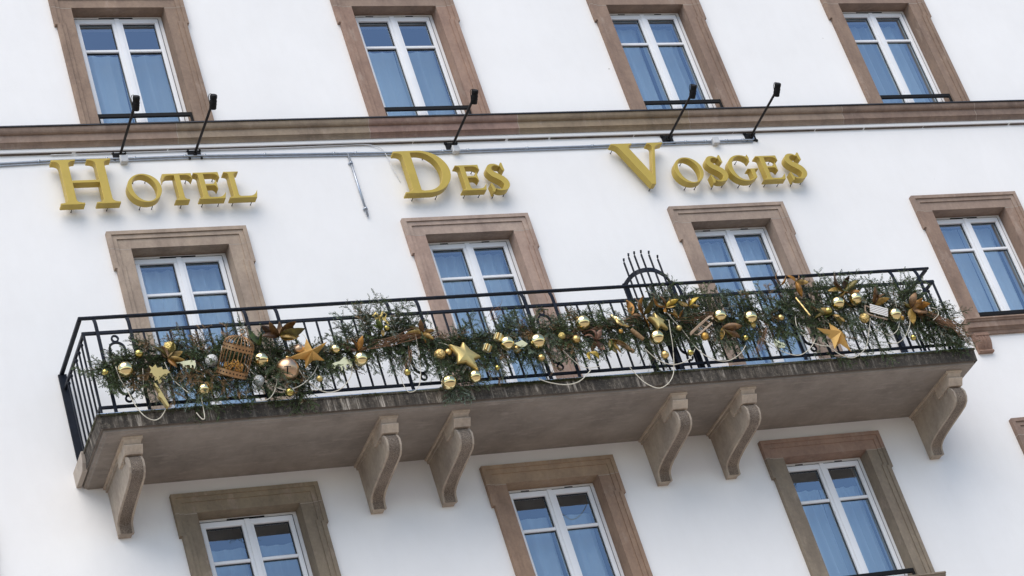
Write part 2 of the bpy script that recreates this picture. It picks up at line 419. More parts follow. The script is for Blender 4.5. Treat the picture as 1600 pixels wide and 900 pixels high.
# string course under the top windows: flashing, ovolo, fascia, cavetto, then a plaster fillet
XA, XB = -7.5, 17.5
cc = (.225, .168, .132)
prof = [(.17, 18.16), (.17, 18.445), (WY, 18.42), (-.12, 18.372)]
for i in range(6): a = i/5*PI/2; prof.append((-.072-.048*math.cos(a), 18.372-.072*math.sin(a)))
prof += [(-.066, 18.298), (-.066, 18.205), (-.05, 18.200)]
for i in range(5): a = i/4*PI/2; prof.append((-.045+.028*math.sin(a), 18.197-.022+.022*math.cos(a)*.9-.02*math.sin(a)))
prof += [(-.012, 18.165)]
edges = [XA, -3.7, -2.0, .28, 2.62, 4.55, 6.9, 9.15, 11.2, 13.6, XB]
tints = [(.23, .165, .135), (.25, .18, .145), (.235, .175, .14), (.25, .20, .15), (.235, .16, .135), (.235, .185, .13), (.24, .185, .145), (.205, .15, .12), (.20, .15, .122), (.21, .16, .13)]
for i in range(len(edges)-1):
    b = MB(); b.xprism(prof, edges[i]+.0015, edges[i+1]-.0015)
    b.build('string_course', M['stone'], hotel, tints[i])
for e_ in edges[1:-1]:
    cy_, cz_ = .0, 18.28; b = MB(); b.xprism([(y_-.0012 if y_ < 0 else y_, z_) for y_, z_ in prof], e_-.0028, e_+.0028); b.build('mortar_joint', M['cement'], hotel)
b = MB(); b.xprism([(.16, 18.449), (-.125, 18.377), (-.135, 18.372), (-.135, 18.388), (.16, 18.465)], XA, XB)
b.build('lead_flashing', M['lead'], hotel)
b = MB(); b.xprism([(WY, 18.10), (.004, 18.104), (-.004, 18.112), (-.004, 18.164), (WY, 18.164)], XA, XB)
b.build('plaster_fillet', M['plaster'], hotel)
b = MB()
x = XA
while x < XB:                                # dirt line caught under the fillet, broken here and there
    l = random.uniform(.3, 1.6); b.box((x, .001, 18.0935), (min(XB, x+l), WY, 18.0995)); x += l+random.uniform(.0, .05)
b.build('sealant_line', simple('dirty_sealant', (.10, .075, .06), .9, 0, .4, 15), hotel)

def outline(h, e, t, eh, zb, yb=None):
    "half-outline right side of a crossetted surround: list of (dx, dz)"
    return [(h, zb), (h, -eh), (e, -eh), (e, t)]
def surround(win, x, zt, zb, cl, cj, ztop=OT):
    "crossetted stone surround of three stepped bands: two jambs and a lintel"
    bz = zb-zt
    L0 = (HO, HE, ztop, EH); L1 = (HO-.046, HE-.046, ztop-.046, EH-.02); L2 = (HO-.10, HE-.10, ztop-.10, EH-.045)
    jt = -.012                                # joint between jamb and lintel
    for sx in (-1, 1):
        j = MB()
        def ring(A, Bv, y):
            ho, he, t, eh = A
            ih = Bv
            P = [(ho, bz), (ho, -eh), (he, -eh), (he, jt)] + ([(ih[1], jt), (ih[1], -ih[3]), (ih[0], -ih[3]), (ih[0], bz)] if ih else [(HI, jt), (HI, bz)])
            return [(x+sx*a, zt+c) for a, c in P]
        for A, Bv, y, yb in ((L0, L1, -.030, WY+.01), (L1, L2, -.014, WY+.01), (L2, None, 0, .24)):
            P = ring(A, Bv, y)
            if len(P) == 8:                    # split the L-shape into convex pieces
                j.prism([P[0], P[1], P[6], P[7]], y, yb); j.prism([P[1], P[2], P[3], P[4], P[5], P[6]], y, yb)
            else:
                j.prism([P[0], P[1], (P[4][0], P[1][1]), P[5]], y, yb); j.prism([(P[4][0], P[1][1]), P[1], P[2], P[3], P[4]], y, yb)
        j.build('stone_jamb', M['stone'], win, col(cj))
    l = MB(); jt2 = jt+.003
    for A, Bv, y, yb in ((L0, L1, -.030, WY+.01), (L1, L2, -.014, WY+.01), (L2, None, 0, .24)):
        he, t = A[1], A[2]; zi = Bv[2] if Bv else 0
        l.prism([(x-he, zt+zi), (x+he, zt+zi), (x+he, zt+t), (x-he, zt+t)], y, yb)
        for sx in (-1, 1):
            hi = Bv[1] if Bv else HI
            l.prism([(x+sx*he, zt+jt2), (x+sx*he, zt+zi), (x+sx*hi, zt+zi), (x+sx*hi, zt+jt2)], y, yb)
    l.build('stone_lintel', M['stone'], win, cl)
    for sx in (-1, 1):
        m_ = MB()
        for xa, xb, y in ((HI-.001, HE-.10, -.0012), (HE-.10, HE-.046, -.0152), (HE-.046, HE+.001, -.0312)):
            m_.box((min(x+sx*xa, x+sx*xb), y, zt+jt-.0012), (max(x+sx*xa, x+sx*xb), .02, zt+jt+.0042))
        m_.build('mortar_joint', M['cement'], win)

def ringbox(b, x0, x1, z0, z1, t, y0, y1, tt=None, tb=None, c=.004):
    tt = tt or t; tb = tb or t
    b.bevbox((x0, y0, z1-tt), (x1, y1, z1), c); b.bevbox((x0, y0, z0), (x1, y1, z0+tb), c)
    b.bevbox((x0, y0, z0+tb), (x0+t, y1, z1-tt), c); b.bevbox((x1-t, y0, z0+tb), (x1, y1, z1-tt), c)

def make_window(x, zt, zb, row, cl, cj, slot, curt_top, folds):
    f = MB(); ringbox(f, x-HI+.002, x+HI-.002, zb+.02, zt-.002, .052, .172, .245, .048)
    win = f.build('window', M['pvc'], hotel)
    surround(win, x, zt, zb, cl, cj)
    z1 = zt-.044; z0 = zb+.075; gt = zt-.108; gb = z0+.085; tz = zt-.520
    for sx in (-1, 1):
        xa, xb = (x-.503, x-.002) if sx < 0 else (x+.002, x+.503)
        g0, g1 = (x-.455, x-.064) if sx < 0 else (x+.064, x+.455)
        c = MB()
        c.bevbox((xa, .158, gt), (xb, .215, z1)); c.bevbox((xa, .158, z0), (xb, .215, gb))
        c.bevbox((xa, .158, gb), (g0, .215, gt)); c.bevbox((g1, .158, gb), (xb, .215, gt))
        c.bevbox((g0, .164, tz-.019), (g1, .195, tz+.019), .006)
        if row in 'MSB' or row == 'T':
            if sx > 0: c.bevbox((x-.030, .146, z0), (x+.030, .158, z1), .004)
        c.build('casement', M['pvc'], win)
        gk = MB()  # thin black strip, part seal and part painted shadow line round the pane
        for a0, a1 in ((gb, tz-.019), (tz+.019, gt)): ringbox(gk, g0, g1, a0, a1, .009, .185, .193, c=.001)
        gk.build('gasket_shadow_line', M['dark_line'], win)
        for a0, a1 in ((gb, tz-.014), (tz+.014, gt)):
            p = MB(); p.add([(g0-.004, .196, a0-.004), (g1+.004, .196, a0-.004), (g1+.004, .196, a1+.004), (g0-.004, .196, a1+.004)], [(0, 1, 2, 3)]); p.build('glass_pane', M['glass'], win)
        # curtain
        cu = MB(); n = 90; ct = min(zt-.06, curt_top); V = []; ph = random.uniform(0, 6); w0, w1 = (x-.52, x-.01) if sx < 0 else (x+.01, x+.52)
        for i in range(n+1):
            u_ = i/n; xx_ = w0+(w1-w0)*u_
            yy = .375+(.070*abs(math.sin(u_*folds*PI+ph))**1.5+.020*math.sin(u_*folds*3.7+ph*2))
            V += [(xx_, .375+(yy-.375)*.35, ct), (xx_, yy, ct-.35), (xx_+.012*math.sin(u_*9+ph), yy*1.0+.008*math.sin(u_*7), zb+.1)]
        cu.add(V, [(3*i+q, 3*i+3+q, 3*i+4+q, 3*i+1+q) for i in range(n) for q in (0, 1)], True)
        cu.build('curtain', M['curtain'], win, col({'T': (.66, .72, .73), 'M': (.86, .90, .90), 'S': (.86, .90, .90), 'B': (.66, .71, .73)}[row], .15))
    hw = MB(); hw.bevbox((x-.012, .135, zt-1.15), (x+.012, .146, zt-1.05), .003)
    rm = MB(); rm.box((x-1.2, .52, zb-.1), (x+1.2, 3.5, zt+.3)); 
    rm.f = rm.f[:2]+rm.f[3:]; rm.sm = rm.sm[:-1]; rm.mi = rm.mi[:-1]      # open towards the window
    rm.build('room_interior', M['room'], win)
    sl_ = MB(); ringbox(sl_, x-.509, x+.509, z0-.006, z1+.006, .005, .160, .170, c=.001); sl_.build('frame_gap_line', M['dark_line'], win)  # black strip painted in for the shaded gap between frame and casement
    s = MB()
    if slot == 'long': s.bevbox((x-.205, .164, zt-.040), (x+.205, .176, zt-.018), .003)
    else:
        for q in (-.28, .25): s.bevbox((x+q-.05, .167, zt-.030), (x+q+.05, .176, zt-.020), .002)
    s.build('trickle_vent', M['black'], win)
    if row in 'TSB':
        gz = zt-1.578; gd = MB()
        gd.bevbox((x-HI+.001, .030, gz-.026), (x+HI-.001, .060, gz+.026), .003)
        gd.bevbox((x-HI+.001, .030, gz-.135), (x+HI-.001, .046, gz-.11), .003)
        for sx in (-1, 1): gd.bevbox((x+sx*(HI-.001), .028, gz-.135), (x+sx*(HI-.022), .165, gz-.105), .002); gd.bevbox((x+sx*(HI-.001), .028, gz-.11), (x+sx*(HI-.028), .054, gz+.02), .003)
        gd.build('guard_rail', M['black'], win)
    if row in 'SB':
        s = MB(); e = .86
        prof = [(.20, 0), (-.10, -.012), (-.105, -.030), (-.088, -.040), (-.082, -.055), (-.066, -.060), (-.066, -.135), (-.045, -.140), (-.030, -.160), (-.012, -.172), (-.006, -.205), (WY+.01, -.205), (.20, -.20)]
        s.xprism([(y_, zb+z_) for y_, z_ in prof], x-e, x+e); s.build('window_sill', M['stone'], win, col(cj))
        for sx in (-1, 1):
            k = MB(); cx = x+sx*.70; w_ = .105
            P = [(WY+.01, -.206), (-.052, -.206), (-.052, -.225), (-.060, -.232), (-.060, -.250), (-.050, -.256)]
            for i in range(9): a = i/8; P.append((-.050-.018*math.sin(a*PI)+.045*a, -.256-.17*a))
            P += [(-.022, -.440), (-.026, -.455), (-.018, -.468), (WY+.01, -.468)]
            k.xprism([(y_, zb+z_) for y_, z_ in P], cx-w_, cx+w_)
            for q in (-.045, 0, .045):
                k.xprism([(y_-.006, zb+z_) for y_, z_ in P[6:15]]+[(WY, zb+P[14][1]), (WY, zb+P[6][1])], cx+q-.010, cx+q+.010)
            k.build('sill_bracket', M['stone'], win, col((cj[0]*1.02, cj[1]*.93, cj[2]*.9)))
    return win
Wc = {  # lintel and jamb tints window by window
 ("T", 0): ((.23, .17, .130), (.23, .168, .128)), ("T", 1): ((.235, .175, .14), (.26, .178, .14)), ("T", 2): ((.225, .165, .13), (.22, .158, .124)), ("T", 3): ((.22, .162, .13), (.21, .152, .118)),
 ('M', 0): ((.31, .25, .20), (.31, .25, .20)), ('M', 1): ((.33, .26, .22), (.32, .235, .195)), ('M', 2): ((.29, .23, .19), (.285, .22, .18)), ('M', 3): ((.25, .19, .155), (.225, .16, .125)),
 ('B', -1): ((.2, .17, .13), (.2, .17, .13)), ('B', 0): ((.215, .178, .128), (.195, .162, .12)), ('B', 1): ((.29, .215, .15), (.26, .18, .13)), ('B', 2): ((.27, .185, .145), (.20, .168, .13)), ('B', 3): ((.22, .16, .13), (.2, .15, .12))}
for x, zt, zb, row in wins:
    r_ = 'M' if row == 'S' else row; k = round(x/DX); cl, cj = Wc[(r_, k)]
    slot = 'long' if (r_, k) in (('T', 0), ('T', 3), ('M', 0), ('M', 3), ('B', 0)) else 'short'
    make_window(x, zt, zb, row, cl, cj, slot, zt-.42 if row == 'T' and k < 2 else zt-.26 if row == 'B' else zt-.10 if row == 'T' else zt-.05, random.choice([2.5, 3, 3.6, 4.2]))  # low bottom-row curtains leave dark pane tops, standing for the soffit reflection

# ------------------------------------------------------------------ balcony slab and brackets
SX0, SX1, SF = -1.71, 8.71, -1.10
def slab():
    "moulded slab: fascia all round with a fillet under it, plain soffit inside"
    b = MB(); rings = [(0, 14.012), (0, 13.99), (.012, 13.985), (.018, 13.850), (.030, 13.866), (.046, 13.866), (.05, 13.828), (.075, 13.822), (.085, 13.812)]
    V = []; k = 4
    for o, z in rings: V += [(SX0+o, WY, z), (SX0+o, SF+o, z), (SX1-o, SF+o, z), (SX1-o, WY, z)]
    F = []; MI = []
    n = len(rings)
    for i in range(n-1):
        for j in range(3):
            b.add([V[i*4+j], V[i*4+j+1], V[(i+1)*4+j+1], V[(i+1)*4+j]], [(0, 1, 2, 3)], False, 0 if i < 4 else 1)
    b.add(V[:4], [(0, 1, 2, 3)], False, 0)
    o = .085; b.add([(SX0+o, WY, 13.812), (SX0+o, SF+o, 13.812), (SX1-o, SF+o, 13.812), (SX1-o, WY, 13.812)], [(0, 1, 2, 3)], False, 1)
    # inner panel of the soffit, a few millimetres up is the fillet
    return b
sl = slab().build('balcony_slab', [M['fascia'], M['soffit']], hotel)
for x0, x1 in ((SX0-.022, SX0+.03), (SX1-.03, SX1+.035)):
    b = MB(); b.xprism([(WY, 13.84), (-.30, 13.84), (-.36, 13.90), (-.40, 14.0), (-.40, 14.016), (WY, 14.016)], x0, x1)
    b.build('cement_repair', M['cement'], sl)
b = MB()
for x0, x1 in ((SX0+.02, SX1-.02),): b.bevbox((x0, SF+.02, 14.012), (x1, SF+.16, 14.034), .004)
b.build('metal_edge_strip', simple('pale_zinc', (.62, .66, .72), .22, .7, .2, 6), sl)  # pale shiny metal strip along the front edge of the slab

def make_bracket(x):
    "scrolled console: plain sides with a sunk panel, stepped abacus, roughcast front band between two rims"
    bw = .165
    scroll = [(-.80, 13.668), (-.835, 13.655), (-.868, 13.620), (-.895, 13.565), (-.888, 13.500), (-.855, 13.450), (-.790, 13.418), (-.66, 13.402), (-.542, 13.392), (-.40, 13.380), (-.257, 13.364), (-.16, 13.345), (-.100, 13.318), (-.078, 13.285), (-.066, 13.212)]
    side = [(WY, 13.812)]+[(-.80, 13.812)]+scroll+[(WY, 13.212)]
    c = (.33, .285, .235)
    b = MB(); b.xprism([(y*.985, z) for y, z in side], x+.016, x+bw-.016)
    # raised rims on both sides following the scroll
    for x0, x1 in ((x, x+.022), (x+bw-.022, x+bw)):
        In = []; n_ = len(scroll)
        for i in range(n_):
            a_, c_ = scroll[max(0, i-1)], scroll[min(n_-1, i+1)]; d = Vector((c_[0]-a_[0], c_[1]-a_[1])).normalized(); n = Vector((d.y, -d.x))
            if n.dot(Vector((1, .6))) < 0: n = -n
            In.append((scroll[i][0]+n.x*.048, scroll[i][1]+n.y*.048))
        V = []
        for (ya, za), (yi, zi) in zip(scroll, In): V += [(x0, ya-.006, za), (x1, ya-.006, za), (x1, yi, zi), (x0, yi, zi)]
        b.add(V, [(4*i+q, 4*i+(q+1) % 4, 4*i+4+(q+1) % 4, 4*i+4+q) for i in range(n_-1) for q in range(4)]+[(0, 1, 2, 3), tuple(4*n_-4+q for q in (3, 2, 1, 0))])
        x0, x1 = (x0-.002, x1-.002) if x0 == x else (x0+.002, x1+.002)
        b.xprism([(WY, 13.812), (-.80, 13.812), (-.80, 13.755), (WY, 13.755)], x0, x1)
        b.xprism([(-.80, 13.753), (-.80, 13.665), (-.735, 13.62), (-.735, 13.753)], x0, x1)
    o = b.build('balcony_bracket', M['stone'], sl, col(c, .03))
    a = MB(); xa, xb = x-.018, x+bw+.018
    a.xprism([(WY, 13.811), (WY, 13.79), (-.96, 13.79), (-.965, 13.811)], x-.022, x+bw+.022)
    a.xprism([(-.60, 13.789), (-.950, 13.789), (-.905, 13.735), (-.60, 13.735)], x-.004, x+bw+.004)
    a.xprism([(-.60, 13.734), (-.935, 13.734), (-.938, 13.724), (-.880, 13.655), (-.60, 13.655)], x-.012, x+bw+.012)
    a.build('bracket_cap', M['stone'], sl, (c[0]*1.30, c[1]*1.28, c[2]*1.26))
    f = MB(); P = [(y-.003, z) for y, z in scroll]
    n = len(P); V = [(x+.024, y, z) for y, z in P]+[(x+bw-.024, y, z) for y, z in P]
    f.add(V, [(i, i+1, n+i+1, n+i) for i in range(n-1)], True); f.build('roughcast_band', M['rough'], sl)
for x in (-1.44, 1.295, 2.112, 4.714, 5.585, 8.328): make_bracket(x)

# ------------------------------------------------------------------ balcony railing
RX0, RX1, RY = -1.622, 8.622, -1.0
b = MB()
b.bevbox((RX0-.022, RY-.022, 15.200), (RX1+.022, RY+.022, 15.226), .005)
rail = b.build('balcony_railing', M['iron'], hotel)
for xx in (RX0, RX1):
    b = MB(); b.bevbox((xx-.022, RY+.026, 15.196), (xx+.022, WY, 15.228), .005); b.build('side_handrail', M['iron'], rail)
b = MB()
for z0, z1 in ((15.008, 15.044), (14.125, 14.155)):
    b.bevbox((RX0-.018, RY-.014, z0), (RX1+.018, RY+.014, z1), .003)
    for xx in (RX0, RX1): b.bevbox((xx-.014, RY+.015, z0), (xx+.014, WY, z1), .003)
b.build('cross_rail', M['iron'], rail)
pairs = [-1.484+1.5955*i for i in range(7)]
pw = .345
def postpts(x): return [(x, -1.032, SLAB_TOP), (x, -1.032, 15.09), (x, -1.029, 15.13), (x, -1.018, 15.165), (x, -1.004, 15.197)]
for p in pairs:
    for x in (p, p+pw):
        b = MB(); b.sweep(postpts(x), [(-.017, -.008), (.017, -.008), (.017, .008), (-.017, .008)], up=(0, -1, 0)); 
        b.bevbox((x-.03, -1.05, SLAB_TOP), (x+.03, -1.01, SLAB_TOP+.03), .004); b.build('railing_post', M['iron'], rail)
    c = p+pw/2; b = MB()                        # the long oval between a pair of posts, with rings above and below
    st = [(c+.079*math.cos(a), RY, 14.82+.079*math.sin(a)) for a in np.linspace(0, PI, 13)]+[(c+.079*math.cos(a), RY, 14.355+.079*math.sin(a)) for a in np.linspace(PI, 2*PI, 13)]
    b.bar(st, .020, .022, True, (0, -1, 0))
    for z in (14.945, 14.225):
        b.bar([(c+.033*math.cos(a), RY, z+.036*math.sin(a)) for a in np.linspace(0, 2*PI, 17)[:-1]], .018, .018, True, (0, -1, 0))
    for s_ in (-1, 1): b.bar([(c+s_*.125+.024*math.cos(a), RY, 14.59+.024*math.sin(a)) for a in np.linspace(0, 2*PI, 13)[:-1]], .016, .016, True, (0, -1, 0))
    b.build('oval_ornament', M['iron'], rail)
for i, p in enumerate(pairs[:-1]):
    a0 = p+pw; a1 = pairs[i+1]
    for k in range(1, 9):
        x = a0+(a1-a0)*k/9; b = MB(); b.bevbox((x-.0095, RY-.0095, 14.14), (x+.0095, RY+.0095, 15.02), .002); b.build('baluster', M['iron'], rail)
for xx in (RX0, RX1):
    b = MB(); b.bevbox((xx-.012, RY-.012, 14.03), (xx+.012, RY+.012, 15.02), .003); b.build('baluster', M['iron'], rail)
    for k in range(1, 7):
        y = RY+.142*k; b = MB(); b.bevbox((xx-.0095, y-.0095, SLAB_TOP), (xx+.0095, y+.0095, 15.01), .002)
        b.sphere((xx, y, 14.985), .021, 10, 6); b.build('baluster', M['iron'], rail)
    b = MB(); b.bevbox((xx-.045, .004, SLAB_TOP), (xx+.045, .028, 15.2), .003); b.build('wall_post', M['iron'], rail)

# spiked half-round hoop standing inside the railing
hp = thing('spiked_hoop', (5.08, -.7, SLAB_TOP), 'dark iron half-round hoop with a fan of bent spikes rising behind the balcony handrail', 'iron hoop')
b = MB(); b.sweep([rel(hp, q) for q in cr([(4.787, -.70, 15.43), (4.792, -.80, 15.43), (4.812, -.90, 15.43), (4.872, -.965, 15.43), (4.955, -.985, 15.43), (5.063, -.965, 15.43), (5.214, -.868, 15.43), (5.305, -.782, 15.43), (5.378, -.70, 15.43)], 5)], [(-.008, -.026), (.008, -.026), (.008, .026), (-.008, .026)]); b.build('hoop', M['iron'], hp)
for x in (4.793, 5.083, 5.373):
    b = MB(); b.bevbox(rel(hp, (x-.034, -.712, SLAB_TOP)), rel(hp, (x+.034, -.690, 15.45 if x != 5.083 else 15.3)), .003); b.build('hoop_post', M['iron'], hp)
for x, y in ((4.794, -.841), (4.814, -.940), (4.875, -.972), (4.953, -.990), (5.063, -.968), (5.214, -.873)):
    d = (Vector((x, y, 0))-Vector((5.083, -.70, 0))).normalized(); P = Vector((x, y, 0))-d*.018*0
    z = 15.66
    b = MB(); b.tube([rel(hp, P+Vector((0, 0, q))) for q in (SLAB_TOP, 15.2, z-.02)]+[rel(hp, P+Vector((0, -.008, z))), rel(hp, P+Vector((0, -.026, z+.026)))], .0115, 8); b.build('spike', M['iron'], hp)

# ------------------------------------------------------------------ sign letters
def qb(p0, p1, p2, n=8): return [((1-t)**2*p0[0]+2*t*(1-t)*p1[0]+t*t*p2[0], (1-t)**2*p0[1]+2*t*(1-t)*p1[1]+t*t*p2[1]) for t in [i/n for i in range(1, n+1)]]
def path(*seg):
    out = [seg[0]]
    for s_ in seg[1:]:
        if len(s_) == 2: out.append(s_)
        else: out += qb(out[-1], (s_[0], s_[1]), (s_[2], s_[3]))
    return out
def glyph_H(w_=.675, h=.622):
    s = .052; t = .026; b = .05; a, c = .137, .54; e = .135
    return [path((0, 0), (.274, 0), (.274, t), (a+s, t, a+s, t+b), (a+s, .292), (c-s, .292), (c-s, t+b), (c-s, t, .402, t), (.402, 0), (w_, 0), (w_, t), (c+s, t, c+s, t+b),
                 (c+s, h-t-b), (c+s, h-t, w_, h-t), (w_, h), (.402, h), (.402, h-t), (c-s, h-t, c-s, h-t-b), (c-s, .332), (a+s, .332), (a+s, h-t-b), (a+s, h-t, .274, h-t), (.274, h), (0, h), (-.004, h-t-.01), (a-s, h-t, a-s, h-t-b-.02), (a-s, t+b), (a-s, t, 0, t))]
def glyph_T(w_=.34, h=.378):
    s = .034; t = .018; b = .035; c = .168
    return [path((.084, 0), (.252, 0), (.252, t), (c+s, t, c+s, t+b), (c+s, h-.030), (w_-.07, h-.030), (w_-.02, h-.034, w_-.006, h-.090), (w_+.004, h-.090), (w_, h),
                 (0, h), (-.004, h-.090), (.006, h-.090), (.02, h-.034, .07, h-.030), (c-s, h-.030), (c-s, t+b), (c-s, t, .084, t))]
def glyph_E(w_=.33, h=.376):
    s0, s1 = .052, .120; t = .020; b = .03; m = h*.53
    return [path((0, 0), (w_-.022, 0), (w_, .092), (w_-.008, .094), (w_-.04, .03, w_-.10, .030), (s1+.03, .030), (s1, .032, s1, .06), (s1, m-.014), (.205, m-.014), (.235, m-.018, .243, m-.065), (.252, m-.065), (.252, m+.075), (.243, m+.075), (.235, m+.022, .205, m+.016), (s1, m+.016),
                 (s1, h-.030), (.225, h-.030), (.275, h-.034, .292, h-.085), (.301, h-.085), (.296, h), (0, h), (-.003, h-t), (s0, h-t, s0, h-t-b), (s0, t+b), (s0, t, 0, t))]
def glyph_L(w_=.345, h=.376):
    s0, s1 = .052, .120; t = .020; b = .03
    return [path((0, 0), (w_-.022, 0), (w_+.002, .105), (w_-.006, .107), (w_-.04, .032, w_-.10, .032), (s1+.03, .032), (s1, .034, s1, .06), (s1, h-t-b), (s1, h-t, .178, h-t), (.178, h), (0, h), (-.003, h-t), (s0, h-t, s0, h-t-b), (s0, t+b), (s0, t, 0, t))]
def ell(cx, cy, rx, ry, rot=0, n=48, a0=0, a1=2*PI, end=False):
    out = []
    for i in range(n+(1 if end else 0)):
        a = a0+(a1-a0)*i/n; x, y = rx*math.cos(a), ry*math.sin(a)
        out.append((cx+x*math.cos(rot)-y*math.sin(rot), cy+x*math.sin(rot)+y*math.cos(rot)))
    return out
def glyph_O(w_=.395, h=.40):
    return [ell(w_/2, h/2-.008, w_/2, h/2), ell(w_/2+.002, h/2-.008, w_/2-.062, h/2-.022, R(9))[::-1]]
def glyph_D(w_=.645, h=.622):
    s0, s1 = .10, .212; t = .026; b = .05
    o = path((0, 0), (.30, 0)) + ell(.30, h/2, w_-.30, h/2, 0, 30, -PI/2, PI/2, True)[1:] + path((0, h), (-.004, h-t-.01), (s0, h-t, s0, h-t-b-.02), (s0, t+b), (s0, t, 0, t))
    i = [(s1, .05), (s1, h-.034)] + ell(.29, h/2+.004, w_-.29-.115, h/2-.038, 0, 28, PI/2, -PI/2, True) + [(s1+.03, .040)]
    return [o, i]
def glyph_V(w_=.712, h=.632):
    t = .024
    return [path((.395-.035, 0), (.395+.018, 0), (.585, h-t-.06), (.605, h-t-.012, w_, h-t), (w_, h), (.495, h), (.495, h-t), (.560, h-t-.005, .540, h-t-.06), (.415, .165), (.235, h-t-.06), (.222, h-t-.005, .288, h-t), (.288, h), (0, h), (0, h-t), (.070, h-t-.008, .098, h-t-.065))]
def glyph_S(w_=.262, h=.402):
    sp = [(.212, .318, .006), (.190, .358, .011), (.133, .384, .016), (.072, .362, .030), (.050, .305, .040), (.082, .250, .044), (.140, .208, .045), (.195, .160, .045), (.218, .100, .041), (.192, .045, .031), (.130, .016, .016), (.068, .030, .012), (.034, .088, .006)]
    C = cr(sp, 6); L_, R_ = [], []
    for i, (x, y, w2) in enumerate(C):
        a = C[max(0, i-1)]; c = C[min(len(C)-1, i+1)]; d = Vector((c[0]-a[0], c[1]-a[1])).normalized()
        L_.append((x-d.y*w2, y+d.x*w2)); R_.append((x+d.y*w2, y-d.x*w2))
    # vertical serifs at both terminals
    return [[(.218, .312)]+L_[1:8][:0]+R_[4:-5] + [(.050, .036), (.030, -.006), (.018, -.004), (.014, .108), (.026, .106)] + L_[5:-4][::-1] + [(.205, .372), (.222, .404), (.232, .402), (.240, .298), (.226, .296)]]
def glyph_G(w_=.42, h=.40):
    cx, cy = .205, .195
    out = ell(cx, cy, .207, .205, 0, 40, R(52), R(307), True)
    o = out+[(.362, .050), (.362, .152), (.366, .168), (.418, .172), (.418, .186), (.262, .186), (.262, .172), (.296, .166), (.300, .150), (.300, .040)]
    i = ell(cx+.008, cy, .145, .182, 0, 36, R(300), R(46), True)
    return [o+i[1:]+[(.322, .285), (.334, .285), (.338, .400), (.326, .402)]]
def letter(ch, x0, zb, fn, label, pins):
    polys = fn()
    cu = bpy.data.curves.new('tmp', 'CURVE'); cu.dimensions = '2D'; cu.fill_mode = 'BOTH'; cu.extrude = .048; cu.bevel_depth = .0025; cu.bevel_resolution = 1; cu.offset = -.0055
    for P in polys:
        s_ = cu.splines.new('POLY'); s_.points.add(len(P)-1)
        for q, (x, y) in zip(s_.points, P): q.co = (x, y, 0, 1)
        s_.use_cyclic_u = True
    to = bpy.data.objects.new('tmp', cu); COL.objects.link(to); bpy.context.view_layer.update()
    me = bpy.data.meshes.new_from_object(to.evaluated_get(bpy.context.evaluated_depsgraph_get()))
    bpy.data.objects.remove(to); bpy.data.curves.remove(cu)
    me.transform(Matrix.Rotation(PI/2, 4, 'X')); me.materials.clear(); me.materials.append(M['goldpaint'])
    for p_ in me.polygons: p_.use_smooth = False; p_.material_index = 0
    me.name = 'sign_letter'
    o = bpy.data.objects.new('sign_letter', me); COL.objects.link(o); o.location = (x0, -.0795, zb)
    tag(o, label, 'sign letter', 'gold letters of the hotel sign')
    for px_, pz_ in pins:
        b = MB(); b.lathe([(.0045, 0), (.0045, .062)], 8, (px_, .048, pz_), (0, 1, 0)); b.lathe([(.007, 0), (.007, .005)], 8, (px_, .1045, pz_), (0, 1, 0))
        b.build('mounting_pin', M['black'], o)
    return o
LB = 'large gold letter '
sb = 'small gold letter '
letter('H', -1.260, 17.281, glyph_H, LB+'H that begins the word HOTEL', [(.14, .012), (.54, .012)])
letter('O', -.479, 17.281, glyph_O, sb+'O right after the large H', [(.13, .01), (.27, .01), (.13, .375), (.27, .375)])
letter('T', -.048, 17.281, glyph_T, sb+'T, the only T of the sign', [(.17, .01), (.3, .35)])
letter('E', .311, 17.285, glyph_E, sb+'E between T and L in the word HOTEL', [(.06, .01), (.25, .01), (.26, .36)])
letter('L', .666, 17.283, glyph_L, sb+'L that ends the word HOTEL', [(.06, .01), (.28, .01)])
letter('D', 2.788, 17.249, glyph_D, LB+'D that begins the word DES', [(.12, .01), (.42, .02), (.42, .60)])
letter('E', 3.507, 17.258, glyph_E, sb+'E in the middle of the word DES', [(.06, .01), (.25, .01), (.26, .36)])
letter('S', 3.880, 17.240, glyph_S, sb+'S that ends the word DES', [(.05, .01), (.20, .03), (.17, .37)])
letter('V', 5.646, 17.245, glyph_V, LB+'V that begins the word VOSGES', [(.38, .015), (.05, .60)])
letter('O', 6.380, 17.243, glyph_O, sb+'O right after the large V', [(.13, .01), (.27, .01), (.2, .38)])
letter('S', 6.838, 17.240, glyph_S, sb+'S between O and G in the word VOSGES', [(.05, .01), (.20, .03), (.17, .37)])
letter('G', 7.134, 17.242, glyph_G, sb+'G, the only G of the sign', [(.13, .01), (.30, .02), (.22, .37)])
letter('E', 7.572, 17.240, glyph_E, sb+'E between G and S in the word VOSGES', [(.06, .01), (.25, .01), (.26, .36)])
letter('S', 7.965, 17.236, glyph_S, sb+'S that ends the word VOSGES', [(.05, .01), (.20, .03), (.17, .37)])

